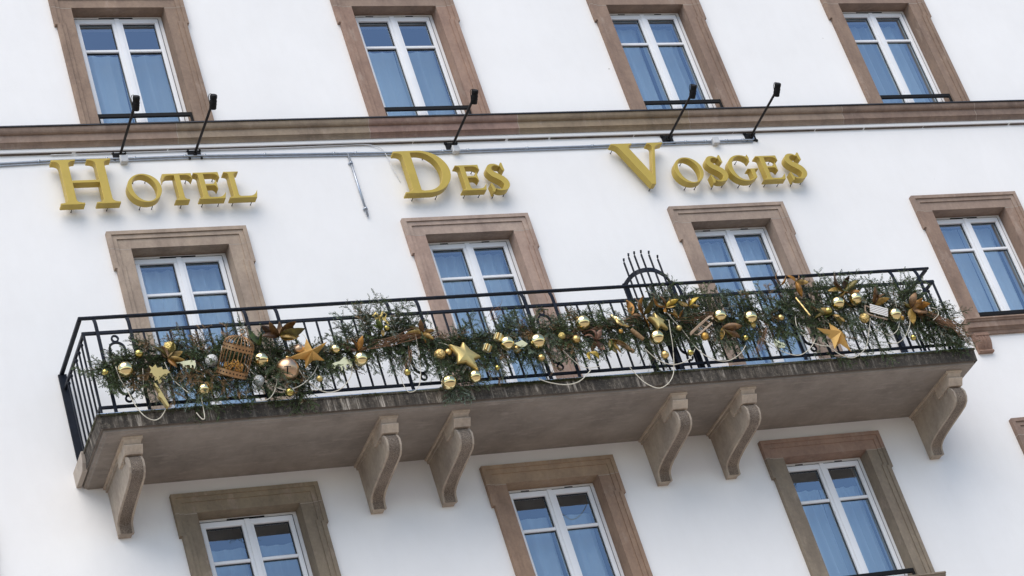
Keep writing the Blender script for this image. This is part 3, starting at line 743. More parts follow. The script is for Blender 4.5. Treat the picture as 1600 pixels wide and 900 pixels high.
# ------------------------------------------------------------------ sign lamps
def make_lamp(x, hx, z, label):
    o = thing('sign_lamp', (x, WY, z), label, 'lamp', 'black sign lamps on long arms')
    b = MB(); b.bevbox((-.078, -.012, -.062), (.078, 0, .062), .003)
    for sx in (-1, 1):
        for sz in (-1, 1):
            b.lathe([(.020, 0), (.020, .012), (.010, .018)], 8, (sx*.070, -.006, sz*.054), (0, -1, 0))
    b.bevbox((-.022, -.05, -.03), (.022, -.012, .022), .004)
    b.build('base_plate', M['black'], o)
    e = Vector((hx-x, -.80, .075)); s_ = Vector((0, -.03, .0))
    b = MB(); b.tube([s_, e], .0155, 10); b.build('arm', simple('lamp_arm', (.025, .022, .022), .5, .3) if 'lamp_arm' not in bpy.data.materials else bpy.data.materials['lamp_arm'], o)
    ax = Vector((0, -.80, .55)).normalized(); c = e+ax*.035+Vector((.016, -.01, 0))
    b = MB(); b.lathe([(.036, -.085), (.040, -.08), (.040, .02), (.036, .024), (.036, .03), (.040, .034), (.040, .075), (.034, .083)], 18, c, ax)
    for q in (-.03, .0, .055): b.lathe([(.0425, q), (.0425, q+.004)], 18, c, ax)
    b.build('lamp_head', M['black'], o)
    b = MB(); s0 = c+ax*.06+Vector((-.02, 0, 0))
    b.tube([s0, s0+ax*.035+Vector((-.012, 0, .0)), s0+ax*.03+Vector((-.032, 0, 0)), s0+Vector((-.040, 0, 0)), e+Vector((-.020, -.01, .0)), e+Vector((-.006, .03, -.01))], .0042, 6); b.build('cable', M['black'], o)
    b = MB(); b.bevbox(e+Vector((-.012, -.03, -.03)), e+Vector((.012, .02, .03)), .003); b.build('swivel', M['black'], o)
    return o
make_lamp(-.42, -.40, 18.035, 'black sign lamp on an arm over the large H of HOTEL, leftmost of the five')
make_lamp(.452, .485, 18.030, 'black sign lamp on an arm over the T of HOTEL, second from the left')
make_lamp(3.636, 3.665, 18.018, 'black sign lamp on an arm over the word DES')
make_lamp(6.55, 6.575, 18.022, 'black sign lamp on an arm right of the large V, in front of a window')
make_lamp(7.73, 7.76, 18.022, 'black sign lamp on an arm over the GES of VOSGES, rightmost of the five')

def conduit(label, pts, clamps, r=.0135, vert=False):
    o = thing('conduit', pts[0], label, 'conduit', 'grey steel conduits above the sign')
    b = MB(); b.tube([rel(o, p) for p in pts], r, 10); b.build('pipe', M['steel'], o)
    for c in clamps:
        b = MB(); ax = (0, 0, 1) if vert else (1, 0, 0); c = rel(o, c)
        b.lathe([(r+.008, -.014), (r+.008, .014)], 10, c, ax); b.bevbox(c+Vector((-.008, .0, -.026)) if not vert else c+Vector((-.03, 0, -.008)), c+Vector((.008, .018, .026)) if not vert else c+Vector((.03, .018, .008)), .002)
        b.build('clamp', M['steel'], o)
    return o
yc = .012
H1 = [(-7.4, yc, 17.965), (-3, yc, 17.975), (-1.8, yc, 17.979), (-1.1, yc, 18.0), (-.3, yc, 17.995), (.45, yc, 18.002), (1.3, yc, 17.985), (2.0, yc, 17.972), (3.0, yc, 17.952), (3.66, yc, 17.955), (4.6, yc, 17.955), (5.5, yc, 17.957), (6.2, yc, 17.965), (6.67, yc, 17.972), (7.3, yc, 17.972), (7.735, yc, 17.974), (7.76, yc-.0, 17.985), (7.765, yc, 18.01)]
def zat(x):
    for a, b_ in zip(H1, H1[1:]):
        if a[0] <= x <= b_[0]: return a[2]+(b_[2]-a[2])*(x-a[0])/max(1e-6, b_[0]-a[0])
    return 17.97
conduit('long galvanised conduit running left to right above the gold letters', H1, [(x, yc, zat(x)) for x in (-6, -4.6, -3.2, -1.35, -.58, -.26, .33, .56, 1.28, 2.12, 2.39, 3.5, 3.82, 4.6, 5.48, 6.42, 6.78, 7.06, 7.36, 7.60)])
conduit('second thinner conduit clipped just under the long one above the letters', [(x, y+.006, z-.028) for x, y, z in H1 if x < 7.75][0:16], [], .009)
conduit('short upright conduit hanging from the long one between HOTEL and DES', [(2.292, .006, 17.955), (2.300, .006, 17.05)], [(2.292, .006, 17.82), (2.299, .006, 17.16)], .013, True)
for x, z, l in ((-.395, 17.965, 'pale junction box under the leftmost sign lamp'), (3.655, 17.955, 'pale junction box under the lamp over the word DES'), (7.19, 17.955, 'pale junction box between the two rightmost sign lamps')):
    o = thing('junction_box', (x, WY, z), l, 'junction box', 'pale junction boxes on the conduit')
    b = MB(); b.bevbox((-.043, -.055, -.045), (.043, 0, .045), .008); b.build('box_body', M['boxgrey'], o)
    b = MB(); b.bevbox((-.046, -.070, -.048), (.046, -.056, .048), .006)
    for sx in (-1, 1): b.lathe([(.006, 0), (.006, .004)], 8, (sx*.03, -.070, -.03), (0, -1, 0))
    b.build('box_lid', M['boxgrey'], o)
b = MB(); P = cr([(-1.2, .012, 18.078), (.5, .012, 18.082), (1.5, .012, 18.080), (2.2, .012, 18.086), (2.45, .012, 18.088), (2.62, .010, 18.075), (2.73, .006, 18.01), (2.775, .004, 17.86), (2.79, .006, 17.74), (2.82, .012, 17.60), (2.84, .026, 17.53)], 8)
b.tube(P, .0050, 6); tag(b.build('cable', M['whitewire']), 'thin white cable curling down from under the string course left of the large D', 'cable')

# ------------------------------------------------------------------ fir garland along the front of the railing
SP = [(150, 582), (200, 565), (260, 555), (330, 556), (400, 548), (450, 562), (520, 548), (560, 540), (600, 528), (650, 533), (700, 540), (760, 532), (820, 522), (880, 512), (940, 512), (1000, 500), (1060, 497), (1120, 503), (1180, 500), (1240, 480), (1300, 478), (1360, 482), (1420, 488), (1470, 500), (1500, 512)]
UPX = [(150, 22), (200, 30), (240, 45), (340, 45), (420, 42), (480, 18), (535, 20), (560, 60), (590, 66), (640, 50), (680, 34), (760, 34), (800, 46), (840, 36), (900, 38), (960, 26), (1000, 36), (1050, 60), (1110, 60), (1160, 50), (1200, 55), (1260, 52), (1300, 55), (1360, 60), (1430, 66), (1460, 46), (1500, 8)]
DNX = [(150, 24), (190, 50), (230, 84), (330, 92), (400, 84), (460, 66), (530, 48), (600, 60), (660, 72), (700, 88), (745, 74), (770, 50), (830, 72), (900, 64), (950, 58), (1010, 66), (1060, 58), (1120, 62), (1180, 66), (1240, 76), (1300, 78), (1350, 62), (1430, 62), (1475, 58), (1500, 40)]
def ip(T, x): return float(np.interp(x, [a for a, _ in T], [b for _, b in T]))
gar = thing('fir_garland', at(820, 522, -1.12), 'long dark green fir branch garland tied along the outside of the balcony railing', 'garland')
NV, NF, NT, SVv, SFf, SS = [], [], [], MB(), None, None
def needles(P, D, L, tone, nl=.027, dens=260, flat=None):
    "needles along a straight twig from P in direction D"
    n = max(4, int(L*dens)); t = np.linspace(.06, 1, n)
    D = np.array(D); a = np.cross(D, [0.13, -1, .21]); a /= np.linalg.norm(a); b = np.cross(D, a)
    ang = rng.uniform(-.5, .5, n)+np.where(rng.random(n) < .5, 0, PI)
    ang = np.where(rng.random(n) < .35, rng.uniform(0, 2*PI, n), ang)
    rad = a[None]*np.cos(ang)[:, None]+b[None]*np.sin(ang)[:, None]
    nd = D[None]*.65+rad*.85; nd /= np.linalg.norm(nd, axis=1)[:, None]
    base = np.array(P)[None]+D[None]*(t*L)[:, None]+np.array([0, 0, -1.])[None]*(t**2*L*.10)[:, None]
    ln = (nl*(1-.45*t)*rng.uniform(.8, 1.15, n))[:, None]
    sd_ = np.cross(nd, D[None]); sd_ /= (np.linalg.norm(sd_, axis=1)[:, None]+1e-9); wd = .0044*rng.uniform(.8, 1.2)
    v = np.stack([base-sd_*wd*.6, base+nd*ln*.5-sd_*wd, base+nd*ln, base+nd*ln*.5+sd_*wd], 1)
    NV.append(v.reshape(-1, 3)); NT.append(np.repeat(np.clip(tone+rng.normal(0, .07, n), 0, 1), 4))
def branch(P, D, L, tone):
    P = np.array(P, float); D = np.array(D, float); D /= np.linalg.norm(D)
    segs = 4; pts = [P]; d = D.copy()
    for i in range(segs):
        d = d+np.array([rng.normal(0, .10), rng.normal(0, .08), -.07+rng.normal(0, .08)]); d /= np.linalg.norm(d)
        q = pts[-1]+d*L/segs; pts.append(q); needles(pts[-2], d, L/segs, tone)
        if i > 0 or L < .2:
            for sgn in (-1, 1):
                if rng.random() < .85:
                    s_ = np.cross(d, [0, -1, 0]); s_ /= np.linalg.norm(s_)+1e-9
                    dd = d*.75+s_*sgn*.8+np.array([0, rng.normal(0, .25), rng.normal(0, .1)]); dd /= np.linalg.norm(dd)
                    l2 = L*(.50-.09*i)*rng.uniform(.7, 1.1); needles(q-d*L/segs*rng.uniform(0, .6), dd, l2, tone)
                    SVv.tube([q-d*L/segs*.3, q-d*L/segs*.3+dd*l2*.8], .0016, 3)
    SVv.tube([tuple(p) for p in pts], .0032, 4, scale=[1.3, 1.1, .9, .6, .3])
X = 152.0
while X < 1492:
    X += rng.uniform(.62, 1.0)
    sy = ip(SP, X)+rng.normal(0, 5)
    u_, d_ = ip(UPX, X), ip(DNX, X)
    base = at(X, sy, -1.09+rng.uniform(-.06, .05))
    patch = .5+.5*math.sin(X*.021+1.0)*math.sin(X*.0073+2)
    tone = float(np.clip(rng.choice([.22, .38, .50, .66, .84], p=[.20, .29, .25, .17, .09])+(.16 if 255 < X < 345 or 830 < X < 880 else 0), 0, 1))
    if rng.random() < .05: tone = 1.0
    k = rng.random()
    if k < d_/(u_+d_):
        L = d_/134*rng.uniform(.45, 1.0); D = (rng.normal(.10, .30), rng.uniform(-.45, .05), -1)
    else:
        L = u_/134*rng.uniform(.5, 1.05); D = (rng.normal(.0, .60), rng.uniform(-.5, .2), 1)
    if rng.random() < .36: L = rng.uniform(.16, .30); D = (rng.choice([-1, 1])*1.0, rng.uniform(-.5, 0), rng.normal(-.05, .35))
    branch(base, D, L, tone)
def bough(px, py, qx, qy, tone, y0=-1.10, y1=-1.15, n=1):
    a = at(px, py, y0); b_ = at(qx, qy, y1)
    for i in range(n): branch(a, (b_-a)+Vector((rng.normal(0, .03), rng.normal(0, .02), rng.normal(0, .02))), (b_-a).length, tone)
for q in [(200, 570, 158, 556, .5), (190, 575, 160, 600, .45), (200, 590, 165, 612, .5), (560, 520, 592, 462, .5), (570, 500, 566, 470, .45), (600, 490, 640, 472, .55), (600, 505, 632, 492, .5), (570, 530, 575, 480, .4), (620, 520, 660, 486, .5),
          (335, 545, 384, 508, .45), (330, 560, 344, 524, .5), (712, 590, 706, 628, .72), (705, 560, 745, 600, .70), (700, 580, 690, 622, .65), (715, 600, 735, 625, .7), (720, 600, 765, 596, .6),
          (1055, 470, 1096, 456, .5), (1020, 480, 1062, 448, .55), (1105, 500, 1112, 450, .5), (1130, 480, 1140, 455, .45), (1100, 480, 1085, 452, .55), (1280, 470, 1283, 424, .6), (1290, 460, 1316, 428, .55), (1275, 480, 1276, 432, .5),
          (1440, 480, 1430, 432, .4), (1430, 470, 1400, 430, .45), (1420, 480, 1388, 438, .5), (1400, 470, 1440, 430, .5), (1455, 490, 1478, 470, .4), (1450, 500, 1500, 548, .35), (1465, 505, 1512, 545, .35), (1475, 505, 1524, 535, .35), (1440, 500, 1480, 545, .35), (1460, 495, 1497, 530, .35),
          (1360, 470, 1352, 430, .5), (1380, 460, 1360, 436, .5), (1340, 470, 1370, 440, .45), (830, 510, 842, 478, .5), (800, 500, 805, 480, .5), (885, 500, 940, 480, .5), (720, 520, 745, 490, .6), (1200, 480, 1190, 455, .5),
          (460, 600, 470, 640, .45), (455, 590, 500, 636, .4), (300, 600, 330, 655, .4), (310, 600, 300, 650, .35), (350, 600, 390, 640, .4), (410, 600, 440, 630, .4), (1290, 550, 1330, 570, .4), (1320, 540, 1360, 562, .4), (1340, 520, 1400, 556, .4), (1100, 520, 1130, 555, .4), (1000, 520, 1040, 575, .4)]:
    bough(*q, n=2)
V = np.concatenate(NV); nn_ = len(V)//4
me = bpy.data.meshes.new('foliage'); me.vertices.add(len(V)); me.vertices.foreach_set('co', (V-np.array(gar.location)[None]).ravel())
me.loops.add(nn_*4); me.loops.foreach_set('vertex_index', np.arange(nn_*4)); me.polygons.add(nn_)
me.polygons.foreach_set('loop_start', np.arange(nn_)*4); me.polygons.foreach_set('loop_total', np.full(nn_, 4)); me.update(calc_edges=True)
at_ = me.attributes.new('tone', 'FLOAT', 'POINT'); at_.data.foreach_set('value', np.concatenate(NT)); me.materials.append(M['fir'])
fo = bpy.data.objects.new('foliage', me); COL.objects.link(fo); fo.parent = gar; fo['kind'] = 'stuff'
print('needles', nn_)
# moss cushions along the upper edge of the slab
NM = 9000; mx = rng.uniform(SX0, SX1, NM*3)
dens = np.clip(.25+.9*np.sin(mx*.9-1.2)*np.sin(mx*2.3+.5)+.35*np.sin(mx*7.1), 0, 1)*np.where((mx > 1.8) & (mx < 6.6), 1, .35)
mx = mx[rng.random(NM*3) < dens][:NM]; n_ = len(mx)
mz = 14.006-np.abs(rng.normal(0, .022, n_))*(.5+.5*np.sin(mx*11)**2); c0 = np.stack([mx, np.full(n_, SF-.002)-rng.uniform(0, .006, n_), mz], 1)
dd = np.stack([rng.normal(0, .5, n_), -np.abs(rng.normal(.8, .3, n_)), rng.normal(.1, .5, n_)], 1); dd /= np.linalg.norm(dd, axis=1)[:, None]
sd2 = np.cross(dd, [0.1, .2, 1.0]); sd2 /= np.linalg.norm(sd2, axis=1)[:, None]; ln = rng.uniform(.006, .016, n_)[:, None]
v = np.stack([c0-sd2*.003, c0+dd*ln*.6-sd2*.004, c0+dd*ln, c0+dd*ln*.6+sd2*.004], 1).reshape(-1, 3)
mo = MB(); mo.add([tuple(q) for q in v], [(4*i, 4*i+1, 4*i+2, 4*i+3) for i in range(n_)])
mo = mo.build('moss', simple('moss', (.050, .058, .018), .9, 0, .5, 9), sl); mo['kind'] = 'stuff'
# main stem and side stems
SVv.tube([at(x, ip(SP, x)+4*math.sin(x*.05), -1.085) for x in range(165, 1480, 25)], .011, 6)
SVv.v = [tuple(Vector(v)-gar.location) for v in SVv.v]
st_ = SVv.build('stem', M['bark'], gar); st_['kind'] = 'stuff'

# ------------------------------------------------------------------ ornaments
YO = -1.19
PXM = 134.0
def bauble(px, py, rpx, mat, label, y=YO, group='round baubles in the garland', cap=True):
    p = at(px, py, y); r = rpx/PXM
    o = thing('bauble', p, label, 'bauble', group)
    b = MB(); b.sphere((0, 0, 0), r, 28, 18); b.build('ball', M[mat], o)
    if cap:
        b = MB(); d = Vector((random.uniform(-.5, .5), random.uniform(.2, .6), 1)).normalized()
        b.lathe([(r*.20, r*.97), (r*.22, r*1.0), (r*.20, r*1.14), (r*.10, r*1.16)], 12, (0, 0, 0), d)
        ctr = d*r*1.26; a_ = d.cross(Vector((0, 1, 0))).normalized()
        b.tube([ctr+(a_*math.cos(t)+d*math.sin(t))*r*.12 for t in np.linspace(0, 2*PI, 11)[:-1]], r*.025, 5, True)
        b.build('hanger_cap', M['satin'], o)
    return o
B_ = [
 (195.7, 577.4, 10.8, 'gold', 'large shiny gold bauble near the left end, beside the first oval of the railing'),
 (164.2, 581.8, 4.4, 'lemongold', 'tiny yellow gold bauble on the first railing post at the far left'),
 (217, 552.9, 6, 'lemongold', 'small shiny yellow bauble above the leftmost large gold bauble'),
 (265, 543.4, 8.5, 'glitter', 'glittery gold bauble above the gold fir tree cutout'),
 (330.6, 563.7, 9, 'silver', 'silver glitter bauble just left of the birdcage'),
 (318.7, 608.6, 8.6, 'gold', 'shiny pale gold bauble hanging low, left of and below the birdcage'),
 (408, 562.7, 10.8, 'gold', 'large shiny gold bauble just right of the birdcage'),
 (404.3, 594.8, 7.8, 'silver', 'matt silver bauble below the large gold one right of the birdcage'),
 (452.4, 612.8, 6.3, 'lemongold', 'small yellow bauble directly below the big jingle bell'),
 (466.5, 545.7, 7.5, 'rose', 'rose copper bauble between the jingle bell and the folded star'),
 (524, 546, 6.9, 'gold', 'shiny gold bauble above the pale horse cutout'),
 (563.7, 561, 10, 'gold', 'shiny gold bauble at the left end of the long bundle of twigs'),
 (499.3, 591.8, 4.5, 'palegold', 'tiny matt gold bauble hanging under the left folded star'),
 (604.2, 513, 4.6, 'lemongold', 'tiny yellow bauble high up, beside the gold ribbon bow'),
 (687.3, 554, 8, 'studded', 'studded gold bauble left of the smooth pale gold star'),
 (700.3, 550.7, 5.6, 'satin', 'small satin gold bauble touching the left arm of the smooth star'),
 (636.5, 581.8, 5, 'lemongold', 'small yellow bauble hanging below the long bundle of twigs'),
 (701.3, 597.7, 11, 'gold', 'large shiny gold bauble resting on the slab edge below the smooth star'),
 (742, 588.4, 9.2, 'gold', 'shiny gold bauble at the lower tip of the smooth star'),
 (792, 536.5, 10.6, 'gold', 'large shiny gold bauble right of the little gold gift boxes'),
 (808, 546, 6, 'satin', 'small satin bauble tucked behind the one by the gift boxes'),
 (839.8, 533.7, 11.6, 'gold', 'large shiny gold bauble in front of the fourth oval of the railing'),
 (845.8, 559, 5.3, 'satin', 'small satin gold bauble below the large one at the fourth oval'),
 (777.3, 574.7, 4, 'lemongold', 'tiny gold bauble hanging below the gift boxes'),
 (910.8, 504.4, 11, 'gold', 'large shiny greenish gold bauble left of the gold bird'),
 (900.2, 530.5, 6.5, 'satin', 'satin gold bauble below and left of the greenish gold one'),
 (877.8, 525, 5.3, 'glitter', 'small glittery bauble between the large bauble at the fourth oval and a satin one'),
 (970, 517.6, 3.4, 'amber', 'tiny amber bauble below the gold bird'),
 (1026.3, 526.9, 10.8, 'gold', 'large shiny gold bauble below the small smooth star'),
 (1038.9, 554.3, 6.2, 'satin', 'satin gold bauble hanging under the large one below the small star'),
 (1061, 512.7, 4.6, 'palegold', 'tiny pale gold bauble right of the small smooth star'),
 (1079, 551, 4.8, 'lemongold', 'small yellow bauble hanging low below the toy sledge with curled runners'),
 (1101, 525.6, 6.1, 'amber', 'amber gold bauble just below the toy sledge with curled runners'),
 (1124.5, 493.8, 10.3, 'gold', 'large shiny gold bauble at the curl of the toy sledge runners'),
 (1172.5, 496.5, 10.8, 'gold', 'large shiny gold bauble between the curled sledge and the gold rod'),
 (1176.7, 508.5, 4.2, 'glitter', 'tiny glittery bauble stuck to the large gold one right of the curled sledge'),
 (1165, 528, 4.4, 'lemongold', 'tiny yellow bauble hanging low above the loose straw twigs'),
 (1220, 496.5, 5, 'satin', 'small satin gold bauble left of the slanting gold rod'),
 (1309, 474, 10.6, 'gold', 'large shiny gold bauble, left one of the pair under the brown magnolia leaves'),
 (1336.7, 467, 10.4, 'gold', 'large shiny gold bauble, right one of the pair under the brown magnolia leaves'),
 (1350.5, 497, 7.9, 'studded', 'dimpled gold bauble hanging under the slatted toy sledge'),
 (1398.3, 491.7, 10.6, 'gold', 'large shiny gold bauble at the right end of the slatted toy sledge'),
 (1408.5, 497.5, 4.8, 'amber', 'tiny amber bauble peeping out behind the one at the end of the slatted sledge'),
 (1294.5, 486, 6, 'lemongold', 'small yellow bauble above the right folded star'),
 (1427, 527.5, 4.8, 'lemongold', 'tiny yellow bauble hanging low near the right end of the railing')]
for px, py, r, m, l in B_:
    small = r < 7; bauble(px, py, r, m, l, YO-(.05 if r > 9 else random.uniform(.0, .04))+(.05 if 'behind' in l else 0))

# jingle bell with its T-shaped slot
p = at(449.2, 577.5, YO-.05); r = 16/PXM
jb = thing('jingle_bell', p, 'big satin copper jingle bell with a T-shaped slot, left of the folded star', 'bell')
b = MB(); b.sphere((0, 0, 0), r, 36, 24); b.build('shell', M['rose'], jb)
view = (CAM-Vector(p)).normalized(); uu = UP-view*UP.dot(view); uu.normalize(); rr = uu.cross(view)
rr = (rr*.998+uu*.02).normalized()
b = MB()
def onb(a, c): v = (view+rr*a+uu*c); return v.normalized()*r*1.004
def strip(pts, hw_, b):
    V = []
    for (a, c, h_) , nxt in zip(pts, pts[1:]+[None]): 
        V.append((a, c, h_))
    L_ = []; 
    for i, (a, c, h_) in enumerate(V):
        q = V[min(i+1, len(V)-1)]; o_ = V[max(i-1, 0)]; d = Vector((q[0]-o_[0], q[1]-o_[1])).normalized()
        L_ += [onb(a-d.y*h_, c+d.x*h_), onb(a+d.y*h_, c-d.x*h_)]
    b.add(L_, [(2*i, 2*i+1, 2*i+3, 2*i+2) for i in range(len(V)-1)], True)
strip([(-.30+.1*i, .30-.10*abs(i-3)/3*.4, .035+.03*(abs(i-3) == 3)) for i in range(7)], 0, b); strip([(0, .28-.1*i, .062) for i in range(8)], 0, b)
b.build('slot', M['black'], jb)
b = MB(); b.lathe([(r*.16, r*.98), (r*.18, r*1.12), (r*.1, r*1.16)], 12, (0, 0, 0), uu); b.build('hanger_cap', M['satin'], jb)

def px_poly(pts, o, s, y): return [at(o[0]+a/s, o[1]+b_/s, y) for a, b_ in pts]
def tri_star(name, tips, ctr, mat, label, inner=.42, bulge=.08, depth=.045, y=YO-.05, soft=False):
    "five-armed star with a ridge along each arm: tips are real points on a vertical plane"
    T = [at(a, b_, y) for a, b_ in tips]; Cc = at(*ctr, y); o = thing('star_ornament', Cc, label, 'star ornament', 'gold stars in the garland')
    n = len(T); O = []
    for i in range(n):
        a = T[i]-Cc; c = T[(i+1) % n]-Cc; O += [a, ((a.normalized()+c.normalized()).normalized())*((a.length+c.length)/2)*inner]
    b = MB()
    if not soft:
        V = [v for v in O]+[Vector((0, -bulge, 0)), Vector((0, depth, 0))]; k = len(O)
        F = [(i, (i+1) % k, k) for i in range(k)]+[((i+1) % k, i, k+1) for i in range(k)]; b.add(V, F)
    else:
        # padded star: rounded outline rings
        k = len(O); R_ = []
        Q = []
        for i in range(k):
            A, Bb, C2 = O[i-1], O[i], O[(i+1) % k]
            if i % 2 == 0:
                for t in (-1, -.5, 0, .5, 1): 
                    m_ = Bb*.93; d = (Bb-m_).length*2.2
                    e = (A-Bb).normalized()*(-t if t < 0 else 0)*d+(C2-Bb).normalized()*(t if t > 0 else 0)*d
                    Q.append(Bb*.985+e*.6 if t else Bb*.95)
            else: Q.append(Bb)
        kk = len(Q); V = []
        for sc_, yy in ((.90, .03), (1.0, .012), (1.0, -.012), (.93, -.030), (.80, -.038)):
            V += [Vector((q.x*sc_, q.y*sc_+yy, q.z*sc_)) for q in Q]
        V += [Vector((0, .03, 0)), Vector((0, -.045, 0))]
        F = [(j*kk+i, j*kk+(i+1) % kk, (j+1)*kk+(i+1) % kk, (j+1)*kk+i) for j in range(4) for i in range(kk)]
        F += [((i+1) % kk, i, 5*kk) for i in range(kk)]+[(4*kk+i, 4*kk+(i+1) % kk, 5*kk+1) for i in range(kk)]
        b.add(V, F, True)
    b.build('star_body', M[mat], o)
    b = MB(); t0 = O[0]; b.tube([t0*.9, t0*1.15+Vector((0, .04, .03)), t0*1.3+Vector((0, .09, .05))], .003, 5); b.build('hanging_loop', M['cord'], o)
    return o
def tp(pts, o, s): return [(o[0]+a/s, o[1]+b_/s) for a, b_ in pts]
s5 = 900/170
M['foldgold'] = m_bauble('folded_gold_card', (.62, .38, .12), .42, .6)
tri_star('a', tp([(258, 258), (433, 282), (410, 442), (250, 508), (95, 425)], (430, 480), s5), (484, 556), 'foldgold', 'large folded amber gold star right of the jingle bell', .36, .11, .03, YO-.06)
tri_star('b', tp([(150, 505), (318, 640), (362, 778), (205, 752), (33, 552)], (1270, 420), 6), (1308, 527), 'foldgold', 'large folded amber gold star hanging below the slatted toy sledge', .40, .12, .03, YO-.06)
tri_star('c', tp([(50, 418), (170, 395), (328, 525), (308, 645), (128, 580)], (690, 460), s5), (726.5, 555), 'palegold', 'smooth padded pale gold star in the middle of the garland', .50, 0, 0, YO-.05, True)
tri_star('d', tp([(168, 300), (208, 260), (305, 330), (338, 405), (255, 398)], (980, 440), s5), (1028, 503), 'palegold', 'smaller smooth gold star above a shiny bauble, right of the middle', .50, 0, 0, YO-.05, True)

def cutout(name, pts, o, s, mat, label, cat, y=YO-.03, th=.008, yslope=0, extra=None):
    P = px_poly(pts, o, s, y); c = sum(P, Vector())/len(P); ob = None
    n = len(P); b = MB(); V = [q-c for q in P]; 
    import mathutils.geometry as mg
    tri = mg.tessellate_polygon([[Vector((v.x, v.z, 0)) for v in V]])
    F = [tuple(t) for t in tri]+[tuple(i+n for i in reversed(t)) for t in tri]+[(i, (i+1) % n, n+(i+1) % n, n+i) for i in range(n)]
    b.add([(v.x, v.y-th/2, v.z) for v in V]+[(v.x, v.y+th/2, v.z) for v in V], F)
    ob = b.build(name, M[mat], None, loc=c); tag(ob, label, cat); return ob
cutout('tree_cutout', [(490, 378), (520, 392), (545, 368), (560, 398), (598, 388), (605, 412), (635, 408), (668, 434), (640, 446), (652, 462), (612, 462), (632, 488), (588, 478), (598, 512), (575, 530), (560, 492), (540, 505), (535, 468), (512, 478), (520, 440), (496, 440), (508, 412)], (140, 500), s5, 'palegold', 'flat gold fir tree cutout hanging near the left end of the garland', 'tree cutout')
cutout('edge_on_star', [(530, 530), (545, 535), (592, 605), (655, 715), (648, 728), (635, 722), (590, 655), (570, 645), (563, 620), (578, 608), (560, 585), (538, 552)], (140, 500), s5, 'palegold', 'pale gold wooden star seen nearly edge-on below the gold fir tree cutout', 'star ornament', YO-.06, .05)
M['creamgold'] = m_bauble('cream_gold', (.68, .66, .42), .5, .5)
cutout('deer_cutout', [(700, 318), (715, 322), (722, 335), (745, 338), (790, 340), (840, 332), (868, 340), (878, 362), (872, 392), (862, 412), (862, 385), (855, 372), (842, 375), (845, 400), (838, 418), (832, 395), (828, 372), (800, 375), (806, 400), (800, 425), (794, 425), (796, 400), (788, 378), (780, 400), (770, 398), (772, 372), (745, 355), (720, 358), (705, 345), (712, 335)], (140, 500), s5, 'creamgold', 'cream gold deer cutout between the glittery bauble and the birdcage', 'animal cutout')
cutout('horse_cutout', [(470, 470), (500, 455), (530, 450), (560, 420), (580, 408), (590, 425), (610, 435), (632, 455), (635, 485), (618, 500), (615, 478), (600, 470), (580, 480), (590, 505), (585, 525), (572, 500), (565, 485), (552, 490), (560, 515), (550, 528), (545, 500), (520, 480), (505, 490), (490, 510), (480, 505), (490, 482)], (430, 480), s5, 'creamgold', 'cream gold galloping horse cutout right of the left folded star', 'animal cutout')
cutout('rocking_horse_cutout', [(440, 548), (460, 540), (470, 556), (500, 560), (515, 580), (508, 600), (475, 602), (438, 590), (425, 570), (418, 548), (430, 530), (442, 535)], (1130, 430), s5, 'creamgold', 'cream gold rocking horse cutout hanging between two cords, left of the right folded star', 'animal cutout')
cutout('snowflake_cutout', [(600, 405), (640, 390), (665, 378), (690, 395), (712, 408), (690, 430), (660, 438), (630, 425)], (690, 460), s5, 'creamgold', 'pale openwork disc between two large gold baubles near the middle', 'cutout')

# birdcage
p0 = at(290+378/s5, 490+512/s5, YO-.05); p1 = p0+(RIGHT*(62/s5)+UP*(250/s5)*.98)*(1/PXM); ax = (p1-p0); Hc = ax.length; axn = ax.normalized()
cg = thing('birdcage', p0, 'copper wire birdcage hanging tilted in the garland', 'birdcage')
A1 = axn.cross(Vector((0, 1, 0))).normalized(); A2 = axn.cross(A1); rc = .158
def cyl(r, h, t): return axn*h+(A1*math.cos(t)+A2*math.sin(t))*r
for nm, h0, h1 in (('base_band', -.0, .058), ('upper_band', Hc*.72, Hc*.72+.055)):
    b = MB(); b.lathe([(rc+.003, h0), (rc+.003, h1), (rc-.002, h1), (rc-.002, h0)], 40, (0, 0, 0), axn, False, cap=False); b.build(nm, M['copperwire'], cg)
    b = MB()
    for i in range(28):
        t = 2*PI*i/28; c = cyl(rc+.0035, (h0+h1)/2, t); b.lathe([(.008, 0), (.008, .0015)], 8, c, cyl(1, 0, t)); 
    bb = b.build('band_holes', M['black'], cg)
    bb.parent = [c_ for c_ in cg.children if c_.name.split('.')[0] == nm][0]
    bb.name = 'hole_pattern'
b = MB(); b.lathe([(rc, -.004), (rc, .004)], 40, (0, 0, 0), axn); b.build('floor_disc', M['copperwire'], cg)
b = MB()
for i in range(24):
    t = 2*PI*i/24; pts = [cyl(rc, 0, t), cyl(rc, Hc*.72, t)]+[cyl(rc*math.cos(a), Hc*.72+.055+.10*math.sin(a), t) for a in (0, .35, .7, 1.05, 1.35)]
    b.tube(pts, .0032, 5)
b.build('wires', M['copperwire'], cg)
b = MB(); b.sphere(axn*(Hc*.72+.165), .014, 10, 8); c = axn*(Hc*.72+.20); b.tube([c+(A1*math.cos(t)+axn*math.sin(t))*.024 for t in np.linspace(0, 2*PI, 14)[:-1]], .004, 6, True); b.build('finial', M['copperwire'], cg)
b = MB()
for q, (a, c, h_) in enumerate(((-.05, .05, .10), (.05, -.02, .09), (.0, .06, .13))):
    for k in range(26):
        t = k*2.4; z = (k/26-.5)*.075; rr_ = .038*math.sqrt(max(0, 1-(z/.04)**2*.9)); cc_ = A1*a+A2*c+axn*(h_+z)+(A1*math.cos(t)+A2*math.sin(t))*rr_
        b.sphere(cc_, .009, 6, 4)
b.build('pine_cones', M['amber'], cg)

